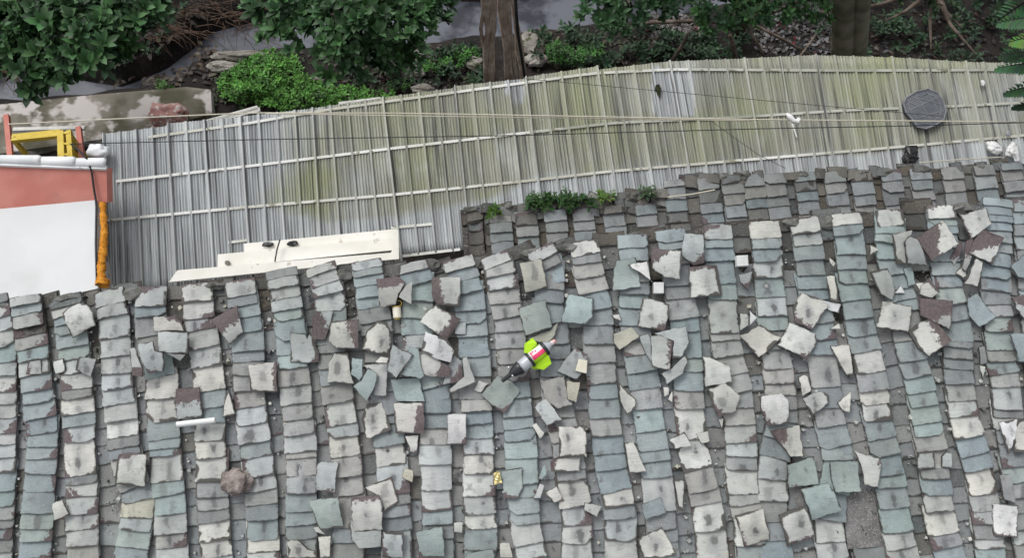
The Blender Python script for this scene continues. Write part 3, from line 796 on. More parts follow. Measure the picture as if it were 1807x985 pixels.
# dark solid laid on one sheet, standing in for a ragged hole with leaves
hp = [(1157, 150), (1163, 148), (1167, 156), (1166, 166), (1162, 170), (1159, 163), (1156, 158)]
o = MB().prism([SHED.at(x, y, .046) for x, y in hp], SHED.n * -.02).build('leafy_hole_patch', mottled('dark_hole_leaves', (.012, .015, .008), (.04, .05, .015), 30, bump=.8, bd=.02))
tag(o, 'small dark patch standing for a leafy hole in the plastic sheets near the upper edge', 'leaves')

# ================================================================== WHITE-ROOFED BUILDING, LEFT
ZR = 3.25
bld = thing('flat_roof_building', 'building with bright white flat roof and salmon pink sloped parapet, left edge', 'building', (at_z(60, 440, 0).x, at_z(60, 440, 0).y, 0))
base_l, base_r = at_z(-170, 388, ZR), at_z(188, 355, ZR)
EAVE = Plane(0, 0, 1, tuple((base_r - base_l).dot(q) for q in (CR, CU, CB)), (0, 1, .1)); EAVE.p = base_l
tp = [at_z(-170, 384, ZR), at_z(171, 352, ZR), at_z(173, 520, ZR), at_z(-170, 575, ZR)]
MB().prism(tp, (0, 0, -.22)).build('roof', M_WHITE_ROOF, bld)
inn = [at_z(-160, 390, ZR - .22), at_z(165, 362, ZR - .22), at_z(167, 515, ZR - .22), at_z(-160, 570, ZR - .22)]
MB().prism(inn, [Vector((p.x, p.y, -.1)) for p in inn]).build('wall', M_BRICKWALL, bld)
# parapet: vertical wall over its base line, height read off where its top edge crosses that plane
bd_ = (base_r - base_l); bn = Vector((-bd_.y, bd_.x, 0)).normalized()
def on_wall(px, py, off=0.):
    return EAVE.at(px, py, -off)
tl_, tr_ = on_wall(-170, 281), on_wall(188, 296)
th_ = EAVE.n * -.16
mb = MB()
mb.add([base_l - Vector((0, 0, .02)), base_r - Vector((0, 0, .02)), tr_, tl_, base_l + th_ - Vector((0, 0, .02)), base_r + th_ - Vector((0, 0, .02)), tr_ + th_, tl_ + th_],
       [(0, 1, 2, 3), (5, 4, 7, 6), (1, 5, 6, 2), (4, 0, 3, 7), (3, 2, 6, 7), (4, 5, 1, 0)])
mb.build('sloped_parapet', M_PINK, bld)
for x0, x1 in ((-160, -75), (-77, 0), (-2, 73), (70, 134), (131, 187)):     # rounded coping pieces lapping over each other
    p0 = on_wall(x0, 274 + (x0 + 170) * .040, .0); p1 = on_wall(x1, 274 + (x1 + 170) * .040)
    MB().tube([p0 - Vector((0, 0, .005)), p0.lerp(p1, .95) + Vector((0, 0, .012)), p1 + Vector((0, 0, .006))], [.048, .054, .046], 10).build('coping', M_COPING, bld, True)
MB().bar(on_wall(-170, 283, -.01), on_wall(188, 296, -.01), .05, .03).build('coping_lip', M_COPING, bld)

# orange expanding foam between the white roof and the sheets
V, F = [], []
n_ = 60; rg = 10
for i in range(n_ + 1):
    t = i / n_
    py = 358 + 146 * t
    c_ = at_z(181 + 2.5 * math.sin(t * 5) + (3 if t > .93 else 0), py, ZR + .0)
    rr = .033 + .012 * noise.noise(Vector((t * 14, 1, 0))) + (.022 if t > .93 else 0) + .012 * t
    for k in range(rg):
        a = 2 * math.pi * k / rg
        q = rr * (1 + .45 * noise.noise(Vector((t * 46, math.cos(a) * 1.6, math.sin(a) * 1.6))))
        V.append(c_ + Vector((math.cos(a) * q, 0, math.sin(a) * q)))
for i in range(n_):
    for k in range(rg): F.append((i * rg + k, i * rg + (k + 1) % rg, (i + 1) * rg + (k + 1) % rg, (i + 1) * rg + k))
F += [tuple(range(rg)), tuple(n_ * rg + k for k in range(rg - 1, -1, -1))]
tag(mesh_obj('foam_seal', V, F, M_FOAM, smooth=True), 'lumpy orange expanding foam seal along the side of the white roof', 'foam')

# yellow steel frame behind the parapet
zy = 2.55
fr = thing('yellow_barrier', 'yellow painted steel barrier standing behind the pink parapet', 'barrier', at_z(75, 250, 0))
MB().bar(at_z(22, 245, zy), at_z(107, 236, zy), .10, .06).build('rail', M_YELLOW, fr)
MB().bar(at_z(108, 233, zy + .005), at_z(110, 290, zy + .005), .075, .07).build('rail', M_YELLOW, fr)
MB().bar(at_z(122, 232, zy), at_z(126, 290, zy), .06, .06).build('rail', M_YELLOW, fr)
for y_ in (236, 255, 274): MB().bar(at_z(110, y_, zy + .01), at_z(124, y_ + .5, zy + .01), .03, .05).build('cleat', M_YELLOW, fr)
for x_, y_ in ((24, 246), (108, 240), (123, 238)):
    p_ = at_z(x_, y_, zy - .03); MB().bar((p_.x, p_.y, .1), (p_.x, p_.y, zy - .03), .05, .05, (0, 1, 0)).build('leg', M_YELLOW, fr)
for a_, b_, lab in (((12, 204), (20, 290), 'salmon steel beam at the far left end of the cream rope'), ((139, 225), (146, 290), 'short salmon steel beam between yellow frame and plastic sheets')):
    MB_ = MB().bar(at_z(*a_, 2.3), at_z(*b_, 2.3), .062, .06)
    tag(MB_.build('steel_beam', M_PINK), lab, 'beam')
v, f = lump(at_z(172, 268, 3.15), (.10, .08, .07), 5, .5, 3, 1.4, None, .5)
tag(mesh_obj('plaster_lump', v, f, M_COPING, smooth=True), 'white plaster lump at the right end of the parapet coping', 'plaster')
o = MB().bar(at_z(24, 229, .5), at_z(150, 226, .5), .06, .05).build('pipe_rail', M_LATH)
tag(o, 'pale horizontal lath above the yellow frame on the canal wall', 'lath')

# ================================================================== WHITE BOARDS ON THE SHEETS
def px_board(px, plane, h, th, name, mat, lab, cat='board'):
    o = MB().prism([plane.at(x, y, h) for x, y in px][::-1], plane.n * -th).build(name, mat)
    return tag(o, lab, cat)
px_board([(430, 430), (699, 404), (701, 421), (432, 452)], SHED, .10, .05, 'white_board', M_BOARD, 'topmost of the white boards, with black scraps on it, on the plastic sheets')
px_board([(384, 449), (693, 420), (697, 441), (384, 473)], SHED, .17, .05, 'white_board', M_BOARD, 'brightest middle white board of the three on the plastic sheets')
px_board([(313, 477), (690, 446), (692, 441), (695, 440), (701, 457), (298, 498)], SHED, .24, .05, 'white_board', M_BOARD, 'longest lowest white board lying just behind the tile roof edge')
px_board([(692, 406), (703, 405), (704, 457), (694, 458)], SHED, .27, .05, 'white_board', M_BOARD, 'short upright end board closing the right end of the white boards')
o = MB().tube([SHED.at(494, 423, .25), SHED.at(489, 440, .25), SHED.at(485, 462, .25)], .008, 6).build('thin_rod', M_WIRE)
tag(o, 'thin dark rod lying across the white boards', 'rod')
for i, (x, y, lab) in enumerate(((474, 432, 'tangled black scrap left of the rod on the white boards'), (517, 430, 'dark leaf-like scrap right of the rod on the white boards'))):
    v, f = lump(SHED.at(x, y, .12), (.055, .025, .018), 30 + i, .9, 2, 2.4, (SHED.e, SHED.d, SHED.n))
    tag(mesh_obj('black_scrap', v, f, M_BLACKBAG), lab, 'scrap')
v, f = lump(SHED.at(401, 464, .20), (.03, .03, .03), 41, .5, 2)
tag(mesh_obj('grey_pebble', v, f, M_ROCK), 'small grey lump on the left end of the middle white board', 'pebble')

# laths along the shed's canal edge
for a_, b_, lab in (((352, 219), (455, 190), 'pale lath sticking out past the shed edge by the bright green shrub'), ((378, 213), (459, 193), 'second pale lath beside the first at the shed edge'),
                    ((598, 184), (672, 175), 'white lath tucked along the shed edge beneath the green shrub')):
    tag(MB().bar(SHED.at(*a_, -.03), SHED.at(*b_, -.03), .05, .03, SHED.n).build('wooden_lath', M_LATH), lab, 'lath')

# ================================================================== ROPES AND WIRES over the shed
def line(name, pts, d0, d1, rad, mat, lab, cat='wire', parent=None):
    P = []
    x0, x1 = pts[0][0], pts[-1][0]
    n = 40
    for i in range(n + 1):
        x = x0 + (x1 - x0) * i / n
        P.append(at_depth(x, lerp(pts, x), d0 + (d1 - d0) * i / n))
    return tag(MB().tube(P, rad, 6).build(name, mat, smooth=True), lab, cat)
line('cream_rope', [(14, 219), (240, 208), (440, 199), (700, 199.5), (900, 203), (1340, 211), (1810, 215), (2000, 218)], 9.6, 9.4, .007, M_ROPE, 'long cream rope stretched across the whole plastic shed roof', 'rope')
line('cream_rope', [(470, 200), (700, 204), (900, 207), (1200, 211), (1330, 213)], 9.55, 9.5, .006, M_ROPE, 'second thinner cream rope running close under the long one', 'rope')
line('black_wire', [(124, 254), (460, 246), (900, 239), (1340, 227), (1600, 222), (1810, 216), (2000, 212)], 9.4, 9.3, .005, M_WIRE, 'black wire stretched across the shed just below the cream ropes')
line('thin_wire', [(920, 138), (1050, 150), (1337, 176), (1480, 189), (1663, 205)], 9.7, 9.7, .003, M_WIRE, 'thin sagging dark wire slanting down to the grey basket lid')
line('thin_wire', [(1245, 206), (1275, 228), (1337, 272), (1386, 297)], 9.7, 9.2, .003, M_WIRE, 'thin dark wire slanting down from the ropes to the lower roof')
line('thin_wire', [(1178, 348), (1220, 343), (1262, 335)], 7.4, 7.4, .006, M_ROPE, 'short pale wire on the lower tile roof ridge')
line('thin_wire', [(1622, 287), (1700, 281), (1768, 277)], 9.2, 9.2, .006, M_ROPE, 'short pale cord from the black bag to the white bags', 'cord')
P = [at_z(126, 255, 3.0), at_z(142, 268, 3.6)] + [on_wall(x, y, -.03) for x, y in ((156, 283), (162, 305), (166, 335), (169, 352))] + [at_z(170, 365, ZR + .02), at_z(169, 430, ZR + .02), at_z(171, 503, ZR + .02)]
tag(MB().tube(P, .011, 6).build('black_cable', M_WIRE, smooth=True), 'black cable hanging over the pink parapet onto the white roof edge', 'cable')
# ================================================================== LOOSE TILES AND SHARDS lying on the main roof
# survey sheet, outline, colour, stain, earth (direction in degrees, amount), how to tell it
LOOSE = [
 ("A", "370,240 410,200 460,180 510,190 540,240 550,310 425,385", 'w', .5, None, "pale rounded hexagonal loose tile below the corner of the white roof"),
 ("A", "890,262 1010,255 1050,285 1062,342 890,342", 'w', 0, (60, -.45), "cream loose tile with brown upper right corner, left of a square pale tile"),
 ("A", "910,345 1090,350 1090,475 920,465", 'p', 0, None, "clean pale rectangular tile lying across a column under a cream brown-cornered tile"),
 ("A", "795,420 890,400 905,455 955,470 955,545 940,580 860,585 820,500", 'p', .7, (-110, -.7), "pale notched loose tile with faint arrow-like stain, left part of roof"),
 ("A", "1230,280 1375,195 1410,350 1330,420", 'p', 0, (125, .15), "tilted tile half brown half pale, standing on its corner below the long white board"),
 ("B", "-4,540 155,520 160,695 10,695", 'w', .5, (0, -.75), "square white tile with sooty right edge, above the white stick's right end"),
 ("A", "1020,680 1155,670 1175,845 1030,855", 'p', 0, (95, -.05), "tile with dark brown upper half directly above the white plastic stick"),
 ("A", "1290,845 1300,760 1325,690 1365,825", 'w', 0, None, "narrow upright triangular white shard right of the white stick"),
 ("A", "305,520 365,500 380,575 320,590", 'w', 0, None, "small squarish white shard below the pale hexagonal tile"),
 ("A", "460,490 560,505 525,610 435,570", 'p', .8, None, "tilted pale shard with a dark stroke, beside a small squarish white shard"),
 ("A", "165,520 235,510 240,590 150,595", 'p', 0, (180, -.6), "dirty pale fragment on the second column from the left"),
 ("A", "750,440 780,440 830,560 820,610 765,600", 'p', 0, (-90, -.3), "slender upright shard with brown foot left of the arrow-stained tile"),
 ("A", "960,470 1075,480 1045,515", 'g', 0, None, "small grey triangular shard under the clean rectangular tile"),
 ("E", "690,385 730,375 850,385 850,480 840,570 670,560", 'w', .5, (100, -.85), "large white tile with lichen-grey top edge, lower left of roof"),
 ("E", "305,670 360,650 400,730 315,770", 'w', 0, None, "white broken tile end in a dark trough, bottom left of roof"),
 ("B", "735,40 860,25 905,60 865,130 850,195 760,210", 't', 0, (95, -.25), "pinkish tile with dark purple-brown top above the cream canister"),
 ("B", "905,80 945,50 940,190 865,145", 't', 0, None, "narrow pinkish shard leaning beside the purple-topped tile"),
 ("B", "1055,35 1070,30 1220,30 1220,205 1090,190 1060,150", 'p', .3, (180, -.35), "square pale tile with sooty left side near the roof's upper edge"),
 ("B", "1180,290 1255,290 1255,360 1190,360", 'p', 0, None, "small pale rectangular piece poking out right of the leaning tile pile"),
 ("B", "1190,480 1230,520 1240,630 1120,655 1140,560", 't', 0, (-40, -.2), "brown-stained broken tile at the lower right of the tile pile"),
 ("B", "990,480 1030,475 1105,520 1170,560 1160,610 1060,610 990,590", 'w', 0, (-30, -.5), "white tile with brown right corner at the bottom of the tile pile"),
 ("B", "1020,345 1150,395 1185,460 1165,525 1090,510 995,455", 'x', .4, (20, -.9), "clean bright white tile in the middle of the tile pile left of the rocket"),
 ("B", "1075,195 1225,275 1140,400 990,290 1020,230", 'w', .3, (-40, -.45), "thick tile with brown patch lying on top of the tile pile"),
 ("B", "1235,495 1260,490 1310,640 1160,705 1150,690 1250,600", 'p', 0, None, "curved pale tile edge resting between the pile and the rocket"),
 ("B", "365,255 385,230 490,225 440,390 365,395", 'p', 0, (200, .2), "brown tile with white flaked corner left of a white-centred brown tile"),
 ("B", "470,290 630,275 635,445 500,445 465,400", 'w', .5, (15, -.45), "white tile with purple-brown right third near the cream canister's left"),
 ("B", "745,285 800,295 825,380 810,485 650,450 680,340", 'w', .9, None, "broken white tile with dark drop-shaped stain below the cream canister"),
 ("B", "235,350 322,356 335,400 350,350 400,470 395,525 235,525", 'p', 0, (-20, -.9), "white tile with a V-shaped notch in its top"),
 ("B", "490,470 575,475 590,600 610,650 450,640 460,540", 'w', .8, None, "upright white tile with blotchy stain and chipped top corner below the purple-brown tiles"),
 ("B", "595,500 655,505 655,600 635,630 590,595", 'c', 0, None, "small pale green shard right of the blotchy white tile"),
 ("B", "660,540 800,535 795,720 720,720 740,600", 'p', .4, None, "pale broken tile under the green arrow-shaped shard"),
 ("B", "690,555 740,590 730,660 680,750 600,665 650,630", 'c', 0, None, "green arrow-shaped shard left of the teal square tile"),
 ("B", "910,430 980,445 1010,605 990,620 880,595 950,490", 'c', 0, None, "greenish shard partly hidden beneath a diamond pale tile"),
 ("B", "830,420 950,480 850,615 800,570 815,490", 'p', .6, None, "diamond-shaped pale tile with small dark dot, left of the tile pile"),
 ("B", "720,525 760,490 810,500 800,530", 'w', 0, None, "small white sliver above the green arrow-shaped shard"),
 ("B", "820,625 985,615 1015,750 850,750", 'c', 0, None, "clean teal square tile below the tile pile"),
 ("F", "645,180 680,90 765,85 825,240 675,300", 'w', 1., (160, -.95), "tilted cream tile with long dark stain and broken left corner"),
 ("F", "835,90 1010,85 1015,265 845,265", 'w', 0, (-20, -.5), "white square tile with brown right edge under the teal tile"),
 ("F", "1150,155 1255,150 1260,330 1145,330", 'x', .3, (-60, -.95), "narrow bright white tile with two brown specks, right of the brown-edged square tile"),
 ("C", "-99,715 -12,598 70,625 125,690 35,820 -30,780", 'c', 0, (-80, -.95), "pale green tile with chipped corner beneath the rocket's black nose"),
 ("B", "1330,625 1385,645 1340,700 1300,685", 'w', 0, None, "small white chip just left of the green tile under the rocket nose"),
 ("R", "120,770 245,740 285,910 155,940", 'k', .7, None, "cream yellowish tile near the roof's upper edge above the rocket"),
 ("C", "345,290 330,360 280,420 160,390 300,340", 'k', 0, None, "buff fragment peeking out between green square tile and rocket"),
 ("C", "110,210 275,160 310,320 155,370", 'c', 0, None, "pale green square tile just above the rocket's neon fins"),
 ("C", "400,130 550,150 540,260 500,305 360,290", 'c', .2, None, "pale green tile upper right of the rocket with a clipped lower corner"),
 ("C", "665,360 770,320 815,375 700,450 670,410", 'k', 0, None, "buff five-sided shard left of the cluster of pale broken tiles"),
 ("C", "900,355 1080,315 1105,410 1050,500 1000,505 1010,400", 'p', 0, None, "large grey-white angular shard under the sooty narrow tile"),
 ("C", "835,145 990,190 960,345 805,315", 'w', .6, (-70, -.9), "thick white tile with sooty right rim and small stain, centre right"),
 ("C", "810,370 865,355 880,380 885,525 840,450", 'p', .3, None, "curved pale shard left of the sooty narrow tile"),
 ("C", "1085,475 1100,515 1065,590 975,650 945,590 1000,560", 'p', 0, None, "grey curved shard below the sooty narrow tile"),
 ("C", "885,370 940,365 1010,400 990,570 890,550", 'p', 0, (-10, -.5), "narrow tile with sooty right edge in a cluster of pale shards"),
 ("C", "1185,490 1220,490 1335,555 1350,640 1195,665", 'w', .2, None, "white tile with diagonal broken right shoulder above the brown-footed tile"),
 ("C", "1215,680 1310,645 1395,720 1370,810 1270,840 1230,770", 'w', .6, (-130, -.65), "white six-sided tile with brown lower left corner, right of centre"),
 ("C", "440,440 515,480 515,520 455,625 335,575", 'p', .5, (50, -.9), "pale tile with brown tip carrying a cream block, right of rocket"),
 ("C", "240,630 380,605 400,740 430,770 340,795 265,750", 't', .9, None, "tan tile with dark smudge below right of the rocket"),
 ("C", "390,630 470,640 450,755 400,740", 'k', 0, None, "buff upright shard touching the tan smudged tile"),
 ("C", "200,780 270,735 375,860 280,890", 'p', 0, (200, -.75), "pale slanting shard with brown left edge below the tan smudged tile"),
 ("C", "690,635 795,740 790,780 745,830 705,750", 'w', .2, None, "white dagger-shaped shard pointing down in a trough right of the rocket"),
 ("C", "195,890 215,875 265,935 240,970", 'w', 0, None, "little white splinter below the slanting brown-edged shard"),
 ("R", "665,830 680,755 795,735 825,905 660,930", 'c', 0, None, "pale green tile under a white triangular shard near the upper edge"),
 ("R", "750,780 860,760 880,870", 'x', 0, None, "bright white triangular shard lying on the pale green tile"),
 ("R", "880,720 890,680 930,690 1060,695 1050,860 960,850 885,800", 'w', 0, (120, -.6), "white tile rimmed with purple-brown left of the white block's column"),
 ("R", "1075,600 1180,605 1190,770 1130,780 1050,720", 'p', .2, (-60, -.7), "pale upright tile with brown lower corner leaning by the roof's upper edge"),
 ("R", "1100,795 1265,780 1295,955 1110,970", 'w', .3, (90, -.85), "large white square tile with brown notch stain at its top"),
 ("R", "1390,840 1470,815 1445,925 1400,880", 't', 0, (-90, -.4), "pinkish three-cornered shard just below the upper white block"),
 ("C", "1395,240 1440,245 1445,310 1400,340", 'p', 0, None, "small grey shard left of a bright white three-sided chip"),
 ("C", "1455,225 1495,265 1455,310", 'x', 0, None, "bright white three-sided chip left of the big tilted white tile"),
 ("C", "1400,370 1520,305 1640,380 1580,440 1510,495", 'w', 0, None, "big tilted grey-white tile left of the white tile with dirty foot"),
 ("C", "655,250 700,245 710,285 665,270", 'w', 0, None, "tiny white wedge in the trough left of the thick white tile"),
 ("C", "955,670 985,670 985,710 960,725", 'w', 0, None, "tiny pale chip in the trough left of the six-sided tile"),
 ("C", "980,740 1005,690 1005,760", 'w', 0, None, "tiny pointed chip right beside another tiny pale chip"),
 ("C", "1275,855 1300,850 1290,915", 'w', 0, None, "tiny white splinter below the six-sided tile's brown corner"),
 ("G", "300,430 350,395 475,400 470,480 305,485", 'w', 0, (160, -.8), "white tile mostly hidden beneath a rounded white tile, below the rocket"),
 ("G", "345,225 505,220 510,400 350,405", 'w', 1., None, "rounded white tile with a dark slash stain, straight below the rocket's tail"),
 ("G", "730,320 780,315 855,485 755,500", 'w', 0, None, "white wedge widening downward in a trough between bluish columns"),
 ("G", "990,300 1075,255 1120,335 1020,355", 'w', 0, None, "tilted cream shard left of a small hole in the roof"),
 ("G", "1145,265 1210,250 1220,310 1175,325", 'w', 0, None, "small white shard above right of a small hole in the roof"),
 ("G", "1015,530 1072,530 1070,715 1045,710", 'w', 0, None, "tall narrow white strip of tile tapering to a point"),
 ("G", "825,680 940,635 970,725 845,760", 'b', 0, None, "bluish grey broken tile overlapping a white tile, left of the tall narrow strip"),
 ("G", "805,880 945,810 1030,960 960,985 850,985", 'w', .9, None, "rotated white tile with dark stain at the bottom edge, right of centre"),
 ("G", "15,480 135,460 140,580 110,640 30,640", 'c', 0, (-110, -.85), "pale green broken tile with sooty foot right of the gold foil"),
 ("G", "230,525 265,445 275,500 250,530", 'c', 0, None, "small leaf-shaped green shard in the trough right of a green broken tile"),
 ("G", "200,640 240,555 265,565 240,640", 'p', 0, None, "thin pale slanting shard below the leaf-shaped green shard"),
 ("G", "265,605 335,570 380,655 320,665", 'w', 0, (-60, -.8), "white shard with brown foot left of a big chipped white tile"),
 ("G", "495,665 595,685 570,750 490,705", 'p', 0, None, "pale corner fragment right below a big chipped white tile"),
 ("G", "5,900 60,900 80,985 10,985", 'w', 0, None, "white upright piece cut by the bottom edge left of centre column gap"),
 ("H", "-145,740 20,700 65,880 0,900 -85,925", 'w', 1., (-150, -1.0), "slanted white tile with two dark stains near the bottom right holes"),
 ("D", "300,140 400,175 470,190 460,240 410,225", 'x', 0, None, "bright white strip sticking out right of the twice-spotted tile"),
 ("D", "240,120 330,145 400,190 300,335 205,290 190,210", 'w', .9, (-130, -.85), "rotated white tile with round dark spot and a white strip on its right"),
 ("D", "175,295 320,360 330,410 270,510 105,425", 'w', .2, (-90, -.85), "white tile with ragged dirty foot touching the big grey-white tile"),
 ("D", "390,25 435,20 450,90 450,180 410,165", 'w', 0, None, "tall thin curved white strip in the trough above the bright white strip"),
 ("D", "410,332 460,300 468,330", 'w', 0, None, "tiny white fragment in a brown trough under the bright white strip"),
 ("D", "410,430 515,420 545,590 510,600", 'w', .2, None, "white wedge narrowing downward right of the ragged-footed tile"),
 ("D", "715,170 890,200 860,350 675,320", 'w', .7, (-80, -1.0), "thick cream square tile with soft dark middle, upper right of roof"),
 ("D", "640,0 740,-20 785,110 770,165 700,130 660,60", 'p', .2, (200, -.9), "grey-white tile standing above the thick cream square tile"),
 ("D", "785,125 815,80 845,125", 'x', 0, None, "small bright white triangle beside the grey-white standing tile"),
 ("S", "835,800 880,785 905,895 865,905", 'c', 0, None, "narrow pale green strip below the pinkish tile of the heap"),
 ("D", "930,150 1115,170 1100,340 930,250", 't', 0, (110, .35), "dark purple-brown tile mostly covered with earth, right of the thick cream tile"),
 ("D", "870,340 940,290 1015,260 1110,400 985,485 930,440", 'w', 0, (20, -.45), "cracked diamond white tile with brown right side below the dark earth-covered tile"),
 ("D", "1215,150 1270,120 1370,265 1275,320 1225,250", 'b', 0, None, "blue-grey shard slanting down at the right side of the roof"),
 ("D", "1465,150 1533,130 1560,310 1490,220", 'p', 0, (60, -.1), "brown and white tile cut by the right picture edge"),
 ("D", "1450,365 1500,350 1560,360 1560,520 1500,520", 'b', 0, None, "blue-grey tile cut by the right picture edge, below a brown one"),
 ("D", "225,605 270,585 305,690 250,720", 'w', 0, None, "small cream upright shard left of a large grey tile"),
 ("D", "250,735 350,690 405,715 405,760 305,835", 'w', .9, None, "five-sided pale tile with blurred dark middle below the cream upright shard"),
 ("D", "450,760 530,695 520,815 480,800", 'w', 0, None, "white fin-shaped shard right of the five-sided pale tile"),
 ("H", "65,250 240,215 260,400 185,400", 'w', .4, (150, -.35), "white broken tile with sooty left half under a bright white tile"),
 ("H", "0,45 130,30 165,70 165,205 50,220 5,130", 'x', .2, (-140, -.8), "bright white tile with brown lower left corner at right centre"),
 ("H", "160,450 320,395 350,560 170,580", 'c', 0, (-100, -.95), "grey-green tile with slanted top and dirty lower edge"),
 ("H", "240,590 395,550 470,710 305,770", 'c', .2, None, "rotated blue-green tile next to the grey speckled mortar gap"),
 ("H", "110,735 260,685 320,865 165,920", 'w', 1., (-70, -.95), "rotated white tile with large dark stain and brown lower edge"),
 ("H", "555,365 690,405 705,440 680,575 600,560 590,470", 'w', 0, (0, -.7), "white notched shard with brown right side beside the pale teal tile"),
 ("H", "410,430 575,425 590,600 440,610", 'c', .3, None, "pale teal square tile above the grey speckled mortar gap"),
 ("H", "915,375 1010,365 1020,460 920,465", 'p', 0, None, "pale squarish fragment left of the tombstone-shaped shard"),
 ("H", "1055,395 1085,370 1115,380 1115,460 1055,460", 'p', 0, None, "tombstone-shaped grey shard in the right part of the roof"),
 ("H", "1355,670 1500,680 1500,870 1365,855", 'x', .5, (-100, -1.0), "small bright white tile with brown feet near the bottom right corner"),
 ("H", "1385,200 1495,180 1500,270 1440,380", 'x', .2, (200, -.9), "white pointed tile half with a long crack on its right, right edge"),
 ("H", "1508,180 1570,175 1570,370 1480,372", 'w', 0, None, "white tile half right of the long crack, right edge"),
 ("H", "1390,505 1450,500 1485,670 1420,650", 'g', 0, None, "grey narrow strip right of a white stained tile near the right edge"),
 ("D", "1270,435 1305,430 1320,530 1280,540", 'g', 0, None, "slim grey shard in the trough above a tiny white splinter, right side"),
 ("D", "1275,545 1305,550 1295,625", 'w', 0, None, "tiny white splinter below a slim grey shard, right side"),
 ("S", "770,600 885,580 880,600 835,640 850,775 795,775", 'p', 0, None, "pale tile half hidden behind the pinkish tile of the heap"),
 ("S", "835,650 870,610 910,630 975,785 850,775", 't', 0, (100, -1.0), "pinkish white round-topped tile at the left of the heap"),
 ("S", "905,620 1060,520 1150,660 1000,755", 'w', 0, (170, .0), "big tilted tile, brown left half and white right half, in the heap"),
 ("S", "1160,490 1315,450 1345,540 1225,630", 'w', .6, (200, -1.0), "white tile with dark spot at the top of the heap"),
 ("S", "1100,740 1165,640 1180,680 1130,780", 't', 0, (90, .3), "dark brown splinter standing between the two big tiles of the heap"),
 ("S", "1130,830 1190,760 1200,850 1180,860", 'w', 0, None, "small white splinter at the foot of the heap"),
 ("S", "1200,640 1240,620 1235,720 1190,820 1175,800", 't', 0, (90, .1), "brown upright shard left under the mottled tile of the heap"),
 ("S", "1255,740 1295,760 1265,905 1190,890", 'w', .2, None, "white upright tile piece hanging below the heap"),
 ("S", "1290,570 1420,620 1355,775 1215,710", 'w', 0, (100, .1), "tilted mottled brown tile with pale middle, right side of the heap"),
 ("S", "640,665 690,690 640,725", 'w', 0, None, "small white three-sided chip in the trough left of the heap"),
 ("S", "405,740 440,770 430,790 408,770", 'w', 0, None, "tiny pale chip in a trough near the upper edge, right part"),
 ("S", "905,890 950,885 925,925", 'w', 0, None, "tiny white chip left of the brown-mottled shard under the heap"),
 ("S", "940,900 985,865 1045,935 1000,970 930,950", 'w', 0, (45, -.5), "brown-mottled shard under the heap's big tilted tile"),
 ("S", "1455,790 1533,720 1570,760 1570,860 1500,850", 'b', 0, None, "blue-grey tile corner at the right picture edge below the heap"),
 ("F", "390,440 415,425 515,430 495,610 385,590", 'p', .1, (-100, -1.), "upright pale tile with rounded corner above the large green-white tile"),
 ("F", "345,655 520,625 545,800 410,825", 'c', 0, None, "large green-white square tile with dirty foot, lower middle of roof"),
 ("F", "670,580 820,515 865,660 785,720 755,630", 'w', .5, None, "tilted white tile partly under a soot-topped tile, lower middle"),
 ("F", "580,755 610,830 765,820 765,920 640,930 590,880", 'p', 0, None, "pale tile showing beneath the soot-topped tile"),
 ("F", "590,640 750,620 775,680 770,820 605,830", 'w', .8, (90, -.8), "soot-topped white tile lying on others, lower middle of roof"),
 ("F", "960,835 1120,800 1135,980 985,985", 'c', 0, (-120, -1.), "pale green tile with one lifted corner near the bottom edge"),
 ("F", "885,520 900,465 950,480 945,550", 'k', 0, None, "small cream shard in a trough, lower middle"),
 ("F", "905,280 980,275 970,380 930,370", 'w', 0, (-60, -.9), "small white shard under the brown-edged square tile"),
 ("F", "215,900 240,880 290,885 340,935 390,945 390,985 230,985", 'w', .9, None, "white wavy-edged broken tile cut by the bottom edge"),
 ("F", "370,810 400,805 440,850 385,835", 'w', 0, None, "tiny white sliver under the large green-white tile"),
 ("F", "400,865 470,860 465,985 410,985", 'w', 0, None, "narrow pale strip right of the wavy-edged broken tile"),
 ("F", "770,835 895,840 890,985 770,985", 'p', .4, (190, -.7), "pale tile with dark red left edge near the bottom, under the soot-topped tile"),
 ("F", "1185,780 1235,780 1230,840 1185,835", 'w', 0, None, "small squarish white chip in a trough near the bottom"),
 ("F", "1255,960 1415,935 1420,1000 1250,1000", 'b', 0, None, "bluish slipped tile cut by the bottom edge left of the white upright piece"),
]
def area(p): return abs(sum(a[0] * c_[1] - c_[0] * a[1] for a, c_ in zip(p, p[1:] + p[:1]))) / 2
done = []
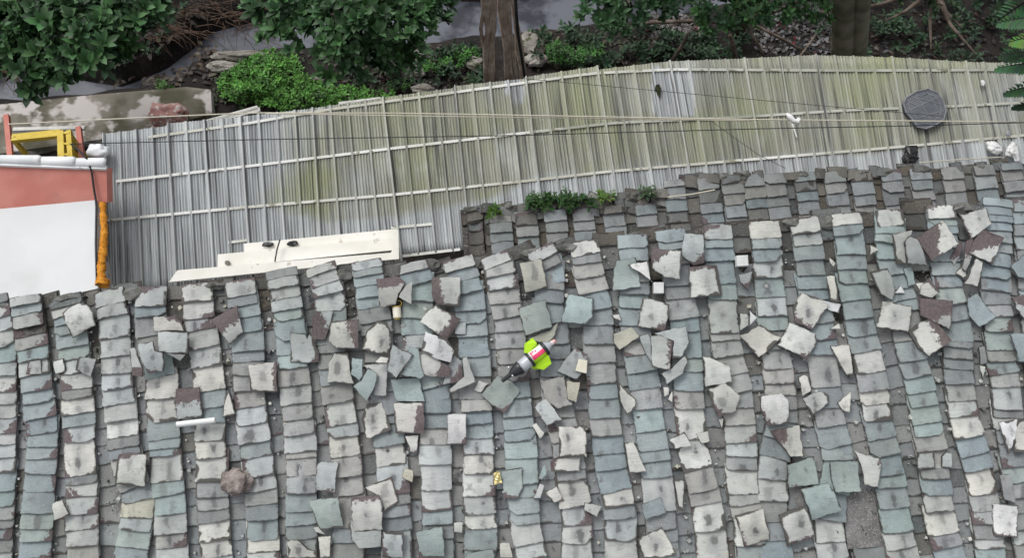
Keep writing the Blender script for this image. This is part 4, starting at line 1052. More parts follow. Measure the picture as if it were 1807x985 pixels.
for c_, s_, tn, st, mud, lab in LOOSE:
    px = [cp(c_, *map(float, q.split(','))) for q in s_.split()]
    mx = sum(p[0] for p in px) / len(px); my = sum(p[1] for p in px) / len(px)
    rad = max(math.hypot(p[0] - mx, p[1] - my) for p in px)
    ar = area(px)
    h = .094 if ar > 600 else .075
    for ox, oy, orad, oh in done:
        if math.hypot(mx - ox, my - oy) < (rad + orad) * .62: h = max(h, oh + .02)
    h = min(h, .17)
    done.append((mx, my, rad, h))
    ab = [MAIN.ab(x, y, h) for x, y in px]
    # centroid by area keeps the outline star-shaped about it
    A_ = 0; ca = cb = 0
    for (x0, y0), (x1, y1) in zip(ab, ab[1:] + ab[:1]):
        k = x0 * y1 - x1 * y0; A_ += k; ca += (x0 + x1) * k; cb += (y0 + y1) * k
    ca /= 3 * A_; cb /= 3 * A_
    pts = ccw([(a - ca, b_ - cb) for a, b_ in ab])
    big = ar > 1300
    tilt = (random.gauss(0, .05), random.gauss(-.02, .05)) if big else (random.gauss(0, .04), random.gauss(0, .04))
    # direction of the tile's arch: along its first long side
    e0 = max(zip(pts, pts[1:] + pts[:1]), key=lambda e_: math.hypot(e_[1][0] - e_[0][0], e_[1][1] - e_[0][1]))
    ang = math.atan2(e0[1][1] - e0[0][1], e0[1][0] - e0[0][0])
    if mud: mud = (R(mud[0]), mud[1] + .05)
    g = tile_geo(pts, random.choice((.016, .02, .024, -.014)) if big else .006, .014, tilt, tn, st, mud, .07 * random.uniform(.3, 1.6) if tn in 'wpx' else .03, jit=.003, ang=ang, step=.03)
    o = mesh_obj('loose_roof_tile' if big else 'tile_shard', g[0], g[1], M_TILE, None, MAIN.mat(ca, cb, h), True, g[2])
    tag(o, lab, 'roof tile' if big else 'tile shard', 'loose tiles on the main roof' if big else 'tile shards on the main roof')
# ================================================================== SMALL THINGS ON THE ROOFS
def roof_prism(px, plane, h, th, name, mat, lab, cat, bev=.004):
    o = MB().prism([plane.at(x, y, h) for x, y in px][::-1], plane.n * -th).build(name, mat)
    md_ = o.modifiers.new('bevel', 'BEVEL'); md_.width = bev; md_.segments = 2
    return tag(o, lab, cat)
M_BLOCKW = mottled('white_glazed_block', (.50, .505, .49), (.60, .60, .59), 12, .5, .4, .1, .002)
M_BLOCKC = mottled('cream_block', (.58, .55, .44), (.66, .63, .53), 12, .6, .3, .2, .003)
def cpl(c_, s_): return [cp(c_, *map(float, q.split(','))) for q in s_.split()]
roof_prism(cpl('R', '1378,725 1445,722 1448,785 1382,788'), MAIN, .10, .05, 'white_block', M_BLOCKW, 'small white square block in a dark trough, the right one of two', 'block')
roof_prism(cpl('R', '898,880 958,880 958,945 900,945'), MAIN, .10, .05, 'white_block', M_BLOCKW, 'small white square block in a dark trough, the left one of two', 'block')
roof_prism(cpl('C', '465,505 515,515 510,590 445,575'), MAIN, .135, .03, 'cream_block', M_BLOCKC, 'small cream block lying on a pale tile right of the rocket', 'block')
v = cpl('A', '1025,885 1246,860')
stick = MB().tube([MAIN.at(*v[0], .13), MAIN.at(*v[1], .13)], .018, 12)
tag(stick.build('plastic_stick', M_PLAST_W, smooth=False), 'short white plastic pipe lying across a tile at the left of the roof', 'pipe')
# brown stone lump
px = cpl('E', '1368,545')[0]
v, f = lump(MAIN.at(*px, .10), (.088, .08, .055), 12, .5, 3, 1.5, (MAIN.e, MAIN.d, MAIN.n))
tag(mesh_obj('brown_stone', v, f, M_STONE), 'rounded brownish stone lump lying on the tiles, lower left of roof', 'stone')
# cream canister with wire loop
can = thing('canister', 'small cream plastic canister with yellow rim and wire loop in a trough', 'canister', MAIN.at(*cp('B', 855, 240), .05))
p0, p1 = MAIN.at(*cp('B', 853, 207), .075), MAIN.at(*cp('B', 858, 266), .075)
MB().tube([p0, p1], .027, 14).build('body', M_BLOCKC, can)
dr = (p1 - p0).normalized()
M_BRASS = new_mat('yellow_rim', (.45, .33, .07), .4, .5)
MB().tube([p1 + dr * .001, p1 + dr * .009], .020, 12).build('rim', M_BRASS, can)
MB().tube([p0 - dr * .001, p0 - dr * .007], .029, 12).build('lid', M_BRASS, can)
lp = []
for i in range(13):
    a = math.pi * 1.25 * i / 12
    lp.append(p0 + MAIN.e * (.012 + .022 * math.sin(a) ) - dr * (.008 + .018 * (1 - math.cos(a))) )
MB().tube(lp, .003, 6).build('wire_loop', M_BRASS, can)
# gold foil
V, F = [], []
q = cpl('F', '1415,495 1445,478 1462,550 1420,562')
q = [MAIN.at(*p, .10) for p in q]
for j in range(7):
    for i in range(7):
        p = q[0].lerp(q[1], i / 6).lerp(q[3].lerp(q[2], i / 6), j / 6)
        V.append(p + MAIN.n * (.018 * noise.noise(p * 60) ) + MAIN.e * .006 * noise.noise(p * 45))
for j in range(6):
    for i in range(6): F.append((j * 7 + i, (j + 1) * 7 + i, (j + 1) * 7 + i + 1, j * 7 + i + 1))
M_GOLD = new_mat('gold_foil', (.60, .50, .22), .3, .5); M_GOLD.node_tree.nodes['Principled BSDF'].inputs['Metallic'].default_value = .7
o = mesh_obj('foil_wrapper', V, F, M_GOLD); md_ = o.modifiers.new('t', 'SOLIDIFY'); md_.thickness = .002
tag(o, 'crumpled gold foil wrapper in a trough, lower middle of roof', 'wrapper')

# ---- water rocket
K7 = 1164 / 130.
def rp(x, y, h): return MAIN.at(870 + x / K7, 580 + y / K7, h)
HA = .150
tip, tail = rp(140, 835, HA), rp(985, 190, HA + .01)
ax = (tail - tip); LEN = ax.length; ax.normalize()
rocket = thing('water_rocket', 'homemade water rocket with black nose cone, clear bottle body and neon green fins', 'rocket', tip.lerp(tail, .5) - MAIN.n * .06)
def rt(t): return tip + ax * (LEN * t)
M_RBLACK = new_mat('black_rocket_plastic', (.018, .02, .024), .35, .5)
M_RCLEAR = new_mat('clear_bottle_plastic', (.62, .65, .69), .15, .5)
M_RCLEAR.node_tree.nodes['Principled BSDF'].inputs['Transmission Weight'].default_value = .35
M_NEON = new_mat('neon_green_card', (.42, .70, .02), .6, .3)
M_RPINK = new_mat('pink_print', (.80, .07, .17), .5)
M_RWHITE = new_mat('white_print', (.80, .79, .78), .5)
def lathe(name, prof, mat, n=22, parent=rocket):
    return MB().tube([rt(t) for t, r in prof], [r for t, r in prof], n).build(name, mat, parent, True)
nose = lathe('nose_cone', [(0, .010), (.012, .0125), (.15, .0145), (.17, .020), (.22, .031), (.30, .042), (.345, .045), (.35, .043)], M_RBLACK)
for xx, yy in ((245, 612), (308, 745)):
    v, f = lump(rp(xx, yy, HA + .035), (.006, .006, .004), 3, .2, 1)
    mesh_obj('rivet', v, f, M_RWHITE, rocket)
lathe('bottle', [(.352, .040), (.40, .041), (.47, .042), (.52, .043), (.60, .043), (.80, .043), (.84, .036), (.88, .022), (.93, .015)], M_RCLEAR)
lathe('ring', [(.505, .044), (.508, .052), (.545, .052), (.548, .044)], M_RBLACK)
lathe('ring', [(.775, .044), (.778, .050), (.825, .050), (.828, .042)], M_RBLACK)
lathe('nozzle', [(.925, .016), (.93, .017), (.965, .014), (.97, .012)], new_mat('pale_nozzle', (.62, .52, .50), .4))
lathe('cap', [(.968, .013), (.972, .014), (.995, .013), (1., .010)], new_mat('pink_cap', (.75, .35, .33), .45))
side = ax.cross(MAIN.n).normalized()
def wrap(name, t0, t1, a0, a1, r, mat, n=10):
    """a printed strip bent round the bottle; angle 0 = facing out of the roof, positive towards the lower right"""
    V, F = [], []
    for j in range(n + 1):
        a = R(a0 + (a1 - a0) * j / n)
        d_ = MAIN.n * math.cos(a) + side * math.sin(a)
        V += [rt(t0) + d_ * r, rt(t1) + d_ * r, rt(t0) + d_ * (r + .0015), rt(t1) + d_ * (r + .0015)]
    for j in range(n):
        o = 4 * j; p = o + 4
        F += [(o + 2, o + 3, p + 3, p + 2), (o, p, p + 1, o + 1), (o, o + 2, p + 2, p), (o + 1, p + 1, p + 3, o + 3)]
    F += [(0, 1, 3, 2), (4 * n, 4 * n + 2, 4 * n + 3, 4 * n + 1)]
    return mesh_obj(name, V, F, mat, rocket, None, True)
lab_ = wrap('label', .55, .772, -62, 24, .0445, M_RWHITE)
wrap('label_print', .56, .772, -10, 24, .0462, M_RPINK)
for t0, t1, a0, a1 in ((.57, .60, -45, -28), (.61, .63, -48, -30), (.65, .67, -40, -22), (.57, .59, -24, -15)):
    wrap('label_print', t0, t1, a0, a1, .0462, M_RPINK, 4)
wrap('label_wrap', .55, .772, 24, 78, .0445, M_NEON)
wrap('label_wrap', .55, .772, -100, -62, .0445, M_NEON)
def fin(px, hs_):
    top = [rp(x, y, h) for (x, y), h in zip(px, hs_)]
    nn = (top[1] - top[0]).cross(top[-1] - top[0]).normalized()
    MB().prism(top, nn * .003).build('fin', M_NEON, rocket)
fin([(545, 405), (488, 375), (497, 240), (625, 145), (690, 225), (688, 285)], [HA + .022, HA + .012, HA + .03, HA + .042, HA + .05, HA + .03])
fin([(640, 530), (785, 395), (880, 430), (925, 555), (800, 655), (660, 615)], [HA + .022, HA + .024, HA + .03, HA + .012, HA - .0, HA + .005])
fin([(632, 528), (560, 575), (640, 640), (780, 640), (800, 560)], [HA - .03, HA - .06, HA - .07, HA - .065, HA - .03])

# ---- things on the plastic sheets
lid = thing('plastic_basket_lid', 'dark grey rounded square plastic basket lid with crossing ribs on the plastic sheets', 'tray', SHED.at(1632, 190, .05))  # ribbed basket lid lying on the sheets
K4 = 1533 / 467.
def lidp(x, y, h): return SHED.at(1340 + x / K4, y / K4, h)
M_LID = mottled('grey_lid_plastic', (.09, .10, .115), (.13, .14, .155), 8, .5, .4, .15, .004)
M_LIDR = mottled('grey_lid_rib', (.16, .17, .18), (.20, .21, .22), 8, .5, .4, .1, .003)
ol = [(980, 515), (1030, 535), (1065, 580), (1082, 640), (1070, 690), (1020, 725), (965, 745), (915, 735), (880, 685), (850, 650), (835, 600), (850, 565), (910, 530)]
MB().prism([lidp(x, y, .085) for x, y in ol][::-1], SHED.n * -.05).build('plate', M_LID, lid)
rim = [lidp(x, y, .087) for x, y in ol] ; rim.append(rim[0]); MB().tube(rim, .010, 6).build('rim', M_LIDR, lid, True)
cx_, cy_ = 958, 630
inner = [(cx_ + (x - cx_) * .78, cy_ + (y - cy_) * .76) for x, y in ol]
rim = [lidp(x, y, .088) for x, y in inner]; rim.append(rim[0]); MB().tube(rim, .005, 6).build('rim', M_LIDR, lid, True)
for a_, b_ in (((850, 580), (1045, 690)), ((880, 560), (1075, 610)), ((905, 540), (990, 690)), ((965, 520), (1050, 660)), ((870, 640), (1040, 560)), ((900, 690), (1070, 640)), ((845, 610), (960, 545))):
    MB().tube([lidp(*a_, .087), lidp(*b_, .087)], .0055, 5).build('rib', M_LIDR, lid)
def bag(px, h, amp, name, mat, lab, cat, seed, flat=.045):
    """crumpled bag / cloth: outline filled with folded rings, closed below"""
    n = len(px); ctr = (sum(p[0] for p in px) / n, sum(p[1] for p in px) / n)
    out = []
    for (x0, y0), (x1, y1) in zip(px, px[1:] + px[:1]):
        for k in range(4): out.append((x0 + (x1 - x0) * k / 4, y0 + (y1 - y0) * k / 4))
    m = len(out); V, F = [], []
    rings = (1, .85, .65, .42, .2)
    for r in rings:
        for x, y in out:
            qx, qy = ctr[0] + (x - ctr[0]) * r, ctr[1] + (y - ctr[1]) * r
            z = h + flat * math.sqrt(max(0, 1 - r * r)) + amp * noise.noise(Vector((qx * .22, qy * .22, seed))) + amp * .6 * noise.noise(Vector((qx * .6, qy * .6, seed + 9)))
            V.append(SHED.at(qx, qy, z))
    V.append(SHED.at(*ctr, h + flat))
    for r in range(len(rings) - 1):
        for i in range(m): F.append((r * m + i, r * m + (i + 1) % m, (r + 1) * m + (i + 1) % m, (r + 1) * m + i))
    for i in range(m): F.append(((len(rings) - 1) * m + i, (len(rings) - 1) * m + (i + 1) % m, len(rings) * m))
    F.append(tuple(range(m - 1, -1, -1)))
    return tag(mesh_obj(name, V, F, mat, smooth=True), lab, cat)
def c4(s_): return [(1340 + float(q.split(',')[0]) / K4, float(q.split(',')[1]) / K4) for q in s_.split()]
bag(c4('845,845 915,842 920,880 912,905 928,915 895,950 880,935 855,965 830,945 822,915 838,895'), .055, .05, 'black_bag', M_BLACKBAG, 'ragged black plastic bag on the plastic sheets', 'bag', 2)
bag(c4('1310,822 1335,815 1370,820 1412,850 1410,880 1380,902 1345,890 1318,865'), .08, .03, 'white_bag', M_PLAST_W, 'rounded white plastic bag, left of two at the right edge', 'bag', 4, .07)
bag(c4('1430,855 1465,815 1480,820 1505,870 1515,940 1480,940 1470,915 1415,905'), .08, .04, 'white_bag', M_PLAST_W, 'torn white plastic bag, right of two at the right edge', 'bag', 6, .06)
bag(c4('1280,465 1300,462 1312,480 1300,500 1282,492'), .06, .02, 'paper_scrap', M_PLAST_W, 'small crumpled white scrap on the sheets by the fern', 'scrap', 8, .02)
bag(c4('1430,755 1455,755 1455,785 1430,785'), .06, .01, 'paper_scrap', M_STEEL, 'small grey square scrap above the torn white bag', 'scrap', 9, .01)
v = [at_depth(x, y, 9.42) for x, y in ((1388, 200), (1394, 206), (1400, 213), (1407, 215), (1411, 209))]
tag(MB().tube(v, [.012, .03, .026, .034, .022], 8).build('white_rag', M_PLAST_W, smooth=True), 'white rag knotted on the cream rope', 'rag')
tag(MB().tube([SHED.at(1398, 218, .05), SHED.at(1406, 242, .05)], .008, 6).build('white_streamer', M_PLAST_W), 'thin pale strip of plastic below the knotted rag', 'strip')

# brick chunk on the canal wall
ck = [at_z(x, y, .42) for x, y in ((268, 178), (322, 186), (318, 213), (292, 219), (266, 212))]
v, f = lump((ck[0] + ck[2]) / 2 - Vector((0, 0, .12)), (.25, .15, .17), 17, .22, 4, 1.6, None, .8)
tag(mesh_obj('brick_chunk', v, f, M_BRICKCH), 'chunk of reddish broken brickwork on the canal wall', 'rubble')

# ================================================================== PLANTS
def leaf_mat(name, rough=.5, spec=.28):
    m = new_mat(name, rough=rough, spec=spec); b_ = NB(m)
    a = b_.attr('tone'); b_.color(a.outputs['Color']); 
    b_.b.inputs['Subsurface Weight'].default_value = 0
    return m
M_LEAF = leaf_mat('glossy_leaf'); M_LEAF2 = leaf_mat('soft_leaf', .6, .3)
class Leaves:
    def __init__(s): s.v, s.f, s.c = [], [], []
    def leaf(s, p, dr, up, L, W, col, bend=.15):
        dr = dr.normalized(); sd = dr.cross(up)
        if sd.length < 1e-4: sd = dr.orthogonal()
        sd.normalize(); nn = sd.cross(dr)
        o = len(s.v)
        s.v += [p, p + dr * L * .35 + sd * W * .42 + nn * W * .16, p + dr * L * .38, p + dr * L * .35 - sd * W * .42 + nn * W * .16,
                p + dr * L * .72 + sd * W * .40 + nn * (W * .12 - L * bend * .4), p + dr * L * .74 - nn * L * bend * .4, p + dr * L * .72 - sd * W * .40 + nn * (W * .12 - L * bend * .4), p + dr * L - nn * L * bend]
        s.f += [(o, o + 1, o + 2), (o, o + 2, o + 3), (o + 1, o + 4, o + 5, o + 2), (o + 2, o + 5, o + 6, o + 3), (o + 4, o + 7, o + 5), (o + 5, o + 7, o + 6)]
        s.c += [(*col, 1)] * 8
    def rosette(s, p, axis, n, L, W, col, spread=.75):
        axis = axis.normalized(); x = axis.orthogonal().normalized(); y = axis.cross(x)
        a0 = random.random() * 6.28
        for i in range(n):
            a = a0 + i * 2.4
            out = x * math.cos(a) + y * math.sin(a)
            tl = spread * (.45 + .75 * i / n)
            k = random.uniform(.75, 1.25)
            cc = [max(.004, c_ * k * random.uniform(.9, 1.1)) for c_ in col]
            if i < 4: cc = [c_ * 1.5 + .006 for c_ in cc]  # top leaves of a rosette coloured paler to stand in for gloss
            s.leaf(p + axis * L * .15 * (1 - i / n), out * tl + axis * (1.05 - tl), axis, L * random.uniform(.75, 1.15), W * random.uniform(.8, 1.15), cc)
    def build(s, name, mat, parent=None):
        return mesh_obj(name, s.v, s.f, mat, parent, None, True, dict(tone=('FLOAT_COLOR', s.c)))
DARK = (.017, .044, .016); MID = (.036, .088, .027); BRT = (.075, .20, .032)
def tree(lobes, base_px, lab, n_per=90, L=.19, col=DARK, col2=MID, mat=M_BARK, th=.11):
    """lobes: px, py, radius px, camera distance; rosettes stand on the lobes' upper skins"""
    bx = at_z(*base_px, 0.)
    t = thing('broadleaf_tree', lab, 'tree', (bx.x, bx.y, 0), 'broadleaf trees along the canal')
    lv_ = Leaves()
    cs = []
    for (px_, py_, rp_, d_) in lobes:
        c_ = at_depth(px_, py_, d_); r_ = rp_ * d_ / FPX; cs.append((c_, r_))
        lsz = random.uniform(.72, 1.15)
        for k in range(int(n_per * .5 / lsz * (rp_ / 60.) ** 2)):
            u = Vector((random.gauss(0, 1), random.gauss(0, 1), random.gauss(0, 1))).normalized()
            if u.z < -.35: u.z = -u.z
            rr = r_ * random.uniform(.6, 1.12) * (1 + .5 * noise.noise(u * 2.2 + c_))
            p = c_ + Vector((u.x * rr, u.y * rr, u.z * rr * .8))
            axd = (u * .55 + Vector((0, -.12, .75)) + Vector((random.gauss(0, .2), random.gauss(0, .2), 0))).normalized()
            q = random.random()
            cc = [a * (1 - q) + b_ * q for a, b_ in zip(col, col2)]
            lv_.rosette(p, axd, random.randint(5, 10), L * lsz * random.uniform(.7, 1.2), L * lsz * .5, cc if random.random() > .003 else (.12, .13, .02))
    lv_.build('crown', M_LEAF, t)
    top = sum((c_ for c_, _ in cs), Vector()) / len(cs)
    mid = Vector((bx.x * .6 + top.x * .4, bx.y * .6 + top.y * .4, top.z * .5))
    tr = MB().tube([(bx.x, bx.y, -.25), (bx.x + .05, bx.y - .03, .5), mid, top], [th * 1.3, th, th * .7, th * .25], 8)
    tr.build('trunk', mat, t, True)
    for c_, r_ in cs:
        s0 = mid.lerp(top, random.uniform(.1, .6))
        MB().tube([s0, s0.lerp(c_, .5) + Vector((0, 0, -.08)), c_ + Vector((0, 0, r_ * .3))], [th * .4, th * .25, th * .08], 6).build('limb', mat, t, True)
    return t
tree([(30, 70, 62, 11.4), (100, 30, 75, 11.3), (150, 78, 62, 11.0), (215, 40, 62, 11.3), (60, 125, 40, 11.3), (120, 118, 36, 11.2), (250, 10, 50, 11.6), (-60, 40, 80, 11.5), (100, -60, 90, 11.6), (225, 80, 28, 11.3), (-20, 95, 50, 11.4), (270, -40, 50, 11.8), (92, 152, 20, 11.6)],
     (120, 20), 'broadleaf tree with dark glossy leaf rosettes at the left end of the canal', 105)
tree([(480, 15, 40, 11.6), (540, 40, 62, 11.3), (620, 40, 70, 11.0), (690, 55, 56, 11.2), (600, 100, 42, 11.1), (665, 95, 42, 11.2), (740, 40, 42, 11.5), (760, 5, 40, 11.7), (560, -30, 70, 11.5), (660, -40, 70, 11.5), (700, 108, 28, 11.5)],
     (620, 5), 'broadleaf tree with dark leaf rosettes overhanging the water left of the dry stalks', 105)
tree([(1060, 25, 38, 12.3), (1110, 20, 42, 12.4), (1150, 5, 40, 12.6), (1090, 50, 24, 12.2), (1040, -20, 40, 12.7), (1180, -30, 50, 12.6), (1205, 22, 26, 12.3), (1150, -140, 110, 11.), (1300, -170, 120, 10.8)], (1090, -10), 'very dark leafy tree in shade right of the dry stalks', 110, .14, (.022, .055, .024), (.04, .09, .034))  # the large lobes high above the view are added to shade the bank
tree([(1275, 20, 45, 11.9), (1320, 30, 36, 11.8), (1255, 45, 22, 11.9), (1370, 10, 42, 12.0), (1420, 5, 38, 12.2), (1300, -30, 50, 12.1), (1290, 56, 16, 11.8)], (1298, 60), 'leafy tree with bright tipped leaves above the leaf litter', 120, .145, (.025, .062, .026), (.06, .135, .04))
tree([(1560, -15, 40, 12.8), (1620, -25, 45, 13.), (1660, 15, 30, 12.8), (1700, 60, 26, 12.6), (1640, 90, 22, 12.4), (1560, 40, 16, 12.8), (1720, 100, 20, 12.2), (1450, 25, 16, 12.6), (1690, -10, 34, 12.8), (1560, -170, 130, 10.6), (1720, -150, 130, 10.4), (1840, -90, 90, 10.2)], (1640, -10), 'sparse shaded tree between the twin trunks and the fern', 55, .08, (.012, .024, .012), (.03, .055, .022))  # its biggest lobes lie out of view, added to darken the ground below

# twin mossy trunks
t = thing('twin_trunk_tree', 'pair of straight mossy grey trunks rising side by side behind the shed', 'tree', at_z(1500, 100, 0))
for (x0, y0, x1, y1, r_) in ((1487, 112, 1492, -60, .16), (1511, 112, 1524, -60, .13)):
    P = [at_depth(x0 + (x1 - x0) * k / 6, y0 + (y1 - y0) * k / 6, 13.4 - 2.2 * k / 6) for k in range(7)]
    MB().tube(P, [r_ * (1.1 - .03 * k) for k in range(7)], 12).build('trunk', M_MOSSBARK, t, True)
lv_ = Leaves()
for k in range(150):
    p = at_depth(random.gauss(1500, 60), random.gauss(-75, 22), 11.3 + random.uniform(-.5, .5))
    lv_.rosette(p, Vector((random.gauss(0, .3), random.gauss(0, .3), 1)), 8, .12, .055, MID)
lv_.build('crown', M_LEAF, t)

# bundle of dry hanging stalks
t = thing('dry_stalk_clump', 'bundle of tall dry brown stalks standing at the canal edge behind the shed', 'stalks', at_z(890, 140, 0))
rs_ = random.Random(5)
for (x0, x1, r_) in ((856, 847, .034), (862, 856, .042), (867, 862, .03), (865, 872, .036), (871, 868, .026), (897, 878, .042), (903, 884, .038), (912, 889, .028), (924, 894, .036), (931, 898, .022), (894, 886, .024)):
    P = []
    for k in range(7):
        s_ = k / 6
        P.append(at_depth(x0 + (x1 - x0) * s_ + rs_.uniform(-3.5, 3.5), 158 - 215 * s_, 13.6 - 2.6 * s_ + rs_.uniform(-.05, .05) + (x0 - 885) * .003))
    MB().tube(P, [r_ * rs_.uniform(.75, 1.1) for _ in P], 7).build('stalk', M_ROOT, t, True)
P = [at_depth(908, -40, 11.4), at_depth(911, 20, 11.7), at_depth(914, 60, 12.1), at_depth(926, 135, 12.8)]
tag(MB().tube(P, .022, 6).build('leaning_pole', M_WIRE), 'thin dark pole leaning right beside the dry stalks', 'pole')

# bright green shrubs
def shrub(lobes, lab, n, L, col, z=.25):
    c0 = at_z(lobes[0][0], lobes[0][1], 0)
    t = thing('green_shrub', lab, 'shrub', c0, 'low green shrubs on the bank')
    lv_ = Leaves(); st_ = MB()
    for px_, py_, rx, ry in lobes:
        for k in range(int(n * rx * ry / 1000)):
            a = random.random() * 6.28; q = math.sqrt(random.random())
            x, y = px_ + math.cos(a) * q * rx, py_ + math.sin(a) * q * ry
            hgt = z * (.35 + 1.3 * (1 - q) * random.uniform(.5, 1)) + .1 * noise.noise(Vector((x * .06, y * .06, 2)))
            p = at_z(x, y, max(.05, hgt))
            kk = random.uniform(.55, 1.25) * (.8 + .5 * noise.noise(Vector((x * .05, y * .05, 0))))
            lv_.rosette(p, Vector((random.gauss(0, .35), random.gauss(-.1, .35), 1)), random.randint(5, 7), L * random.uniform(.7, 1.2), L * .5, [c_ * kk for c_ in col], .9)
            if k % 9 == 0: st_.tube([(p.x, p.y, -.1), (p.x + random.uniform(-.05, .05), p.y, p.z)], .008, 4)
    lv_.build('foliage', M_LEAF2, t)
    tag(st_.build('stem', M_BARK, t), kind='stuff')
shrub([(470, 140, 75, 42), (430, 150, 45, 32), (530, 170, 90, 26), (610, 172, 55, 18), (480, 110, 50, 22), (670, 172, 30, 10)], 'large bright green shrub on the bank at the shed edge, left of the stalks', 110, .07, BRT, .22)
shrub([(815, 95, 32, 15), (770, 118, 26, 16), (800, 108, 24, 12)], 'small bright green weed clump left of the dry stalks', 95, .065, (.045, .135, .022), .2)
shrub([(705, 150, 20, 10)], 'tuft of green grass between pale rocks', 110, .06, (.04, .105, .022), .15)
shrub([(1010, 98, 44, 18), (1045, 92, 26, 14), (985, 88, 22, 14)], 'small leafy green shrub right of the dry stalks', 105, .065, (.038, .115, .022), .3)
shrub([(285, 152, 12, 10), (300, 160, 8, 6)], 'small weed sprouting from the canal wall', 110, .07, (.05, .11, .025), .2)

# plants on the lower ridge
def ridge_weed(px_, py_, wpx, hpx, lab, col, n):
    t = thing('ridge_weed', lab, 'plant', LOWR.at(px_, py_, .05), 'weeds growing on the lower ridge')
    lv_ = Leaves()
    for k in range(int(n * .7)):
        x = px_ + random.uniform(-1.3, 1.3) * wpx; y = py_ + random.uniform(-.6, .6) * hpx
        p = LOWR.at(x, y, .07)
        up = (Vector((random.gauss(0, .35), random.gauss(.1, .3), 1))).normalized(); H = random.uniform(.06, .14)
        for q in range(9):                   # feathery sprig: paired leaflets up a stem
            r0 = p + up * H * (q / 8.)
            sd = up.cross(Vector((random.gauss(0, 1), random.gauss(0, 1), .1))).normalized()
            l = .075 * (1.15 - q / 9.)
            cc = [c_ * random.uniform(.7, 1.2) for c_ in col]
            lv_.leaf(r0, sd + up * .5, up, l, l * .32, cc); lv_.leaf(r0, -sd + up * .5, up, l, l * .32, cc)
    lv_.build('foliage', M_LEAF2, t)
ridge_weed(950, 358, 14, 14, 'dark feathery weed clump on the lower ridge, leftmost large one', (.035, .085, .022), 16)
ridge_weed(985, 358, 16, 12, 'dark feathery weed clump in the middle of the lower ridge', (.03, .075, .02), 15)
ridge_weed(1028, 358, 14, 12, 'dark feathery weed clump right of the middle on the lower ridge', (.03, .07, .02), 12)
ridge_weed(1066, 352, 10, 8, 'yellow-green weed tuft on the lower ridge', (.09, .15, .03), 8)
ridge_weed(1150, 346, 10, 7, 'small dull weed tuft where the lower ridge steps up', (.05, .09, .04), 6)
ridge_weed(872, 375, 6, 4, 'tiny green weed at the left end of the lower ridge', (.05, .11, .015), 5)

# fern fronds reaching in at the right
fern = thing('fern', 'green fern fronds hanging in over the shed at the right edge', 'fern', at_z(1880, 110, 0))
def frond(p0, p1, d0, d1, wid, col, droop=.15):
    lv_ = Leaves(); a, e_ = at_depth(*p0, d0), at_depth(*p1, d1); n = 22
    P = [a.lerp(e_, k / n) + Vector((0, 0, droop * math.sin(math.pi * k / n))) for k in range(n + 1)]
    for k in range(1, n):
        tn = (P[k + 1] - P[k - 1]).normalized(); sd = tn.cross(Vector((0, 0, 1))).normalized()
        l = wid * math.sin(math.pi * (.12 + .85 * k / n)) ** .7
        for s_ in (-1, 1):
            cc = [c_ * random.uniform(.75, 1.2) for c_ in col]
            lv_.leaf(P[k], sd * s_ + tn * .45 + Vector((0, 0, random.uniform(-.1, .15))), Vector((0, 0, 1)), l, .05, cc, .2)
    lv_.build('frond', M_LEAF2, fern)
    MB().tube(P, .008, 5).build('stem', M_LEAF2, fern)
FC = (.045, .115, .05); FD = (.02, .05, .022)
frond((1870, -10), (1762, 35), 8.6, 8.7, .20, FC); frond((1880, 60), (1758, 42), 8.5, 8.7, .18, FC); frond((1880, 95), (1780, 75), 8.4, 8.5, .17, (.10, .21, .05))
frond((1880, 140), (1755, 122), 8.6, 8.9, .17, FC); frond((1885, 170), (1770, 165), 8.7, 9.0, .17, FC); frond((1880, 200), (1785, 190), 8.8, 9.1, .15, FD); frond((1870, 20), (1790, -25), 8.4, 8.6, .2, FC); frond((1880, 120), (1760, 100), 9.0, 9.2, .17, FD)
MB().tube([at_z(1880, 110, 0), at_z(1880, 110, 0) * .5 + at_depth(1880, 80, 8.5) * .5, at_depth(1880, 80, 8.5)], [.09, .07, .05], 8).build('trunk', M_BARK, fern, True)

# ================================================================== BANK: ROCKS, BRANCHES, LITTER
for i, (x, y, rx, ry, lab) in enumerate((
        (935, 78, 22, 20, 'tall pale rock right of the dry stalks at the water edge'), (945, 106, 20, 10, 'flat pale rock below the tall one right of the dry stalks'),
        (705, 104, 14, 12, 'pale angular rock, upper left of the rock group'), (737, 100, 10, 9, 'small pale rock on the right of the rock group'),
        (692, 128, 13, 7, 'low pale rock at the lower left of the rock group'), (732, 128, 16, 11, 'broad grey rock at the lower middle of the rock group'),
        (838, 112, 17, 12, 'pinkish pale rock left against the dry stalks'), (572, 137, 14, 9, 'pale rock half hidden in the big green shrub'),
        (745, 158, 20, 8, 'flat grey rock near the shed edge below the rock group'), (395, 118, 26, 8, 'mossy stone block at the canal bend left of the bright shrub'), (425, 98, 50, 6, 'long pale kerb stone along the water above the bright shrub'))):
    c_ = at_z(x, y, .08); k = (c_ - CAM).length / FPX
    v, f = lump(c_, (rx * k, ry * k * 1.3, max(.09, ry * k * .8)), 50 + i, .42, 3, 1.25)
    tag(mesh_obj('rock', v, f, M_ROCK), lab, 'rock', 'rocks on the canal bank')
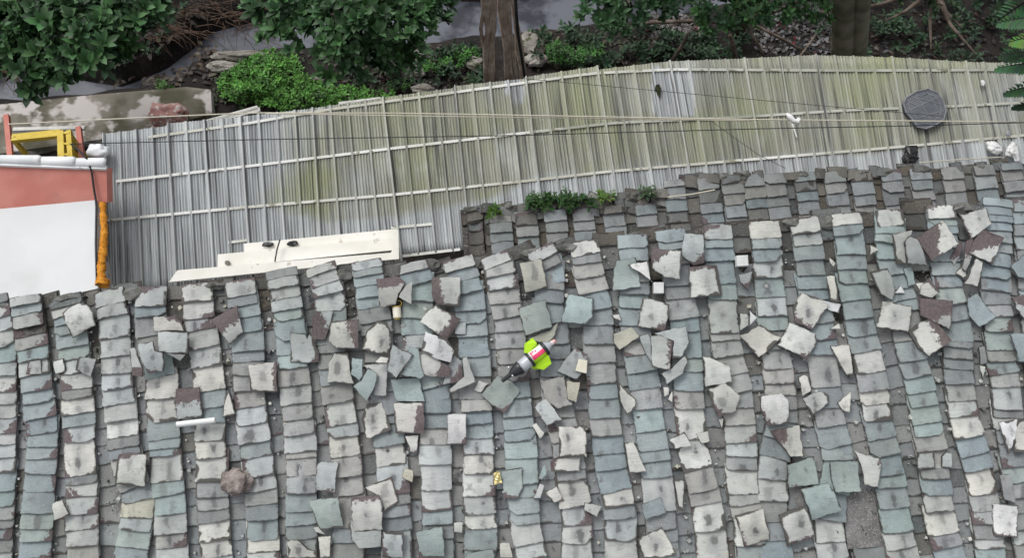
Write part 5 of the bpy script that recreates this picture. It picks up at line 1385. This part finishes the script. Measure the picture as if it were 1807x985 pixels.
for a_, b_, z0, z1, r_, lab in (((1183, 112), (1214, 60), .3, 1.2, .035, 'dead branch leaning right at the shed edge below the dark tree'),
        ((1432, 98), (1322, 38), .3, 1.0, .03, 'long thin dead branch slanting across the leaf litter'),
        ((1352, 108), (1322, 52), .3, .9, .028, 'dead branch left of the long slanting one'),
        ((1298, 108), (1288, 62), .2, 1.4, .045, 'short bare stem under the tree with bright tipped leaves'),
        ((1130, 40), (1228, 36), .2, .25, .04, 'fallen log lying level on the far bank'), ((1440, 60), (1395, 118), .3, .6, .02, 'thin twig beside the litter heap')):
    tag(MB().tube([at_z(*a_, z0), at_z((a_[0] + b_[0]) / 2 + 2, (a_[1] + b_[1]) / 2, (z0 + z1) / 2 + .05), at_z(*b_, z1)], [r_, r_ * .9, r_ * .7], 7).build('dead_branch', M_BARK, smooth=True), lab, 'branch')
lv_ = Leaves()                               # fallen leaves and scraps, uncountable
def litter(x0, x1, y0, y1, n, cols, L):
    for k in range(n):
        x, y = random.uniform(x0, x1), random.uniform(y0, y1)
        g_ = at_z(x, y, 0); z = ground_z(g_.x, g_.y)
        if z < WATER_Z: continue
        p = at_z(x, y, z + .02)
        a = random.random() * 6.28
        c_ = random.choice(cols); kk = random.uniform(.25, .8)
        lv_.leaf(p, Vector((math.cos(a), math.sin(a), random.uniform(-.1, .4))), Vector((random.gauss(0, .3), random.gauss(0, .3), 1)).normalized(), L * random.uniform(.5, 1.3), L * .6, [q * kk for q in c_], .3)
BR = [(.05, .035, .025), (.08, .062, .048), (.03, .02, .016), (.12, .105, .09), (.07, .035, .022)]
litter(1150, 1240, 25, 85, 420, BR + [(.26, .25, .24)] * 6 + [(.14, .03, .03)], .10)
litter(1330, 1480, 5, 95, 520, BR + [(.22, .21, .21), (.04, .04, .04)] * 12 + [(.20, .02, .03)], .10)
litter(1500, 1760, 20, 100, 240, BR + [(.03, .03, .03), (.02, .02, .02), (.12, .12, .13)], .10)
litter(180, 380, 20, 150, 500, [(.05, .032, .022), (.09, .06, .04), (.035, .025, .02), (.12, .10, .07)], .14)
litter(640, 860, 80, 165, 500, BR + [(.05, .09, .025), (.035, .07, .02)], .09)
litter(930, 1180, 55, 120, 500, [(.05, .06, .025), (.08, .07, .045), (.03, .045, .02), (.12, .10, .07)], .09)
litter(370, 700, 90, 200, 400, [(.05, .09, .025), (.06, .05, .03), (.04, .08, .02)], .09)
tag(lv_.build('leaf_litter', M_LEAF2), 'fallen leaves and scraps scattered over the muddy canal bank', 'leaf litter', kind='stuff')
lv_ = Leaves()                               # dark low undergrowth covering the shaded banks
for k in range(1500):
    x, y = random.choice(((random.uniform(930, 1180), random.uniform(45, 118)), (random.uniform(1150, 1330), random.uniform(60, 105)), (random.uniform(1480, 1800), random.uniform(-30, 108)), (random.uniform(1380, 1800), random.uniform(-40, 60)), (random.uniform(-40, 330), random.uniform(-30, 130)), (random.uniform(600, 860), random.uniform(80, 150))))
    if noise.noise(Vector((x * .03, y * .05, 4))) < -.05: continue
    g_ = at_z(x, y, 0); z = ground_z(g_.x, g_.y)
    if z < WATER_Z + .1: continue
    kk = random.uniform(.5, 1.5)
    lv_.rosette(at_z(x, y, z + random.uniform(.03, .25)), Vector((random.gauss(0, .4), random.gauss(-.1, .4), 1)), random.randint(4, 8), random.uniform(.06, .14), random.uniform(.03, .06), [q * kk for q in (.014, .034, .014)], .9)
tag(lv_.build('undergrowth', M_LEAF2), 'dark low undergrowth covering the shaded canal banks', 'undergrowth', kind='stuff')
mb = MB()                                    # dry grass and roots hanging on the far bank
for k in range(260):
    x, y = (random.uniform(200, 460), random.uniform(-25, 70)) if k < 200 else (random.uniform(0, 60), random.uniform(85, 140))
    p = at_z(x, y, .1); a = random.gauss(-.6, .6); l = random.uniform(.3, .8)
    e_ = p + Vector((math.cos(a) * l, math.sin(a) * l * .8, random.uniform(-.15, .2)))
    mb.tube([p, p.lerp(e_, .5) + Vector((0, 0, .08)), e_], [.007, .006, .003], 3)
M_DRY = mottled('dry_grass', (.05, .03, .022), (.10, .065, .045), 12)
tag(mb.build('dry_grass', M_DRY), 'dry brown grass and roots hanging on the far bank', 'grass', kind='stuff')
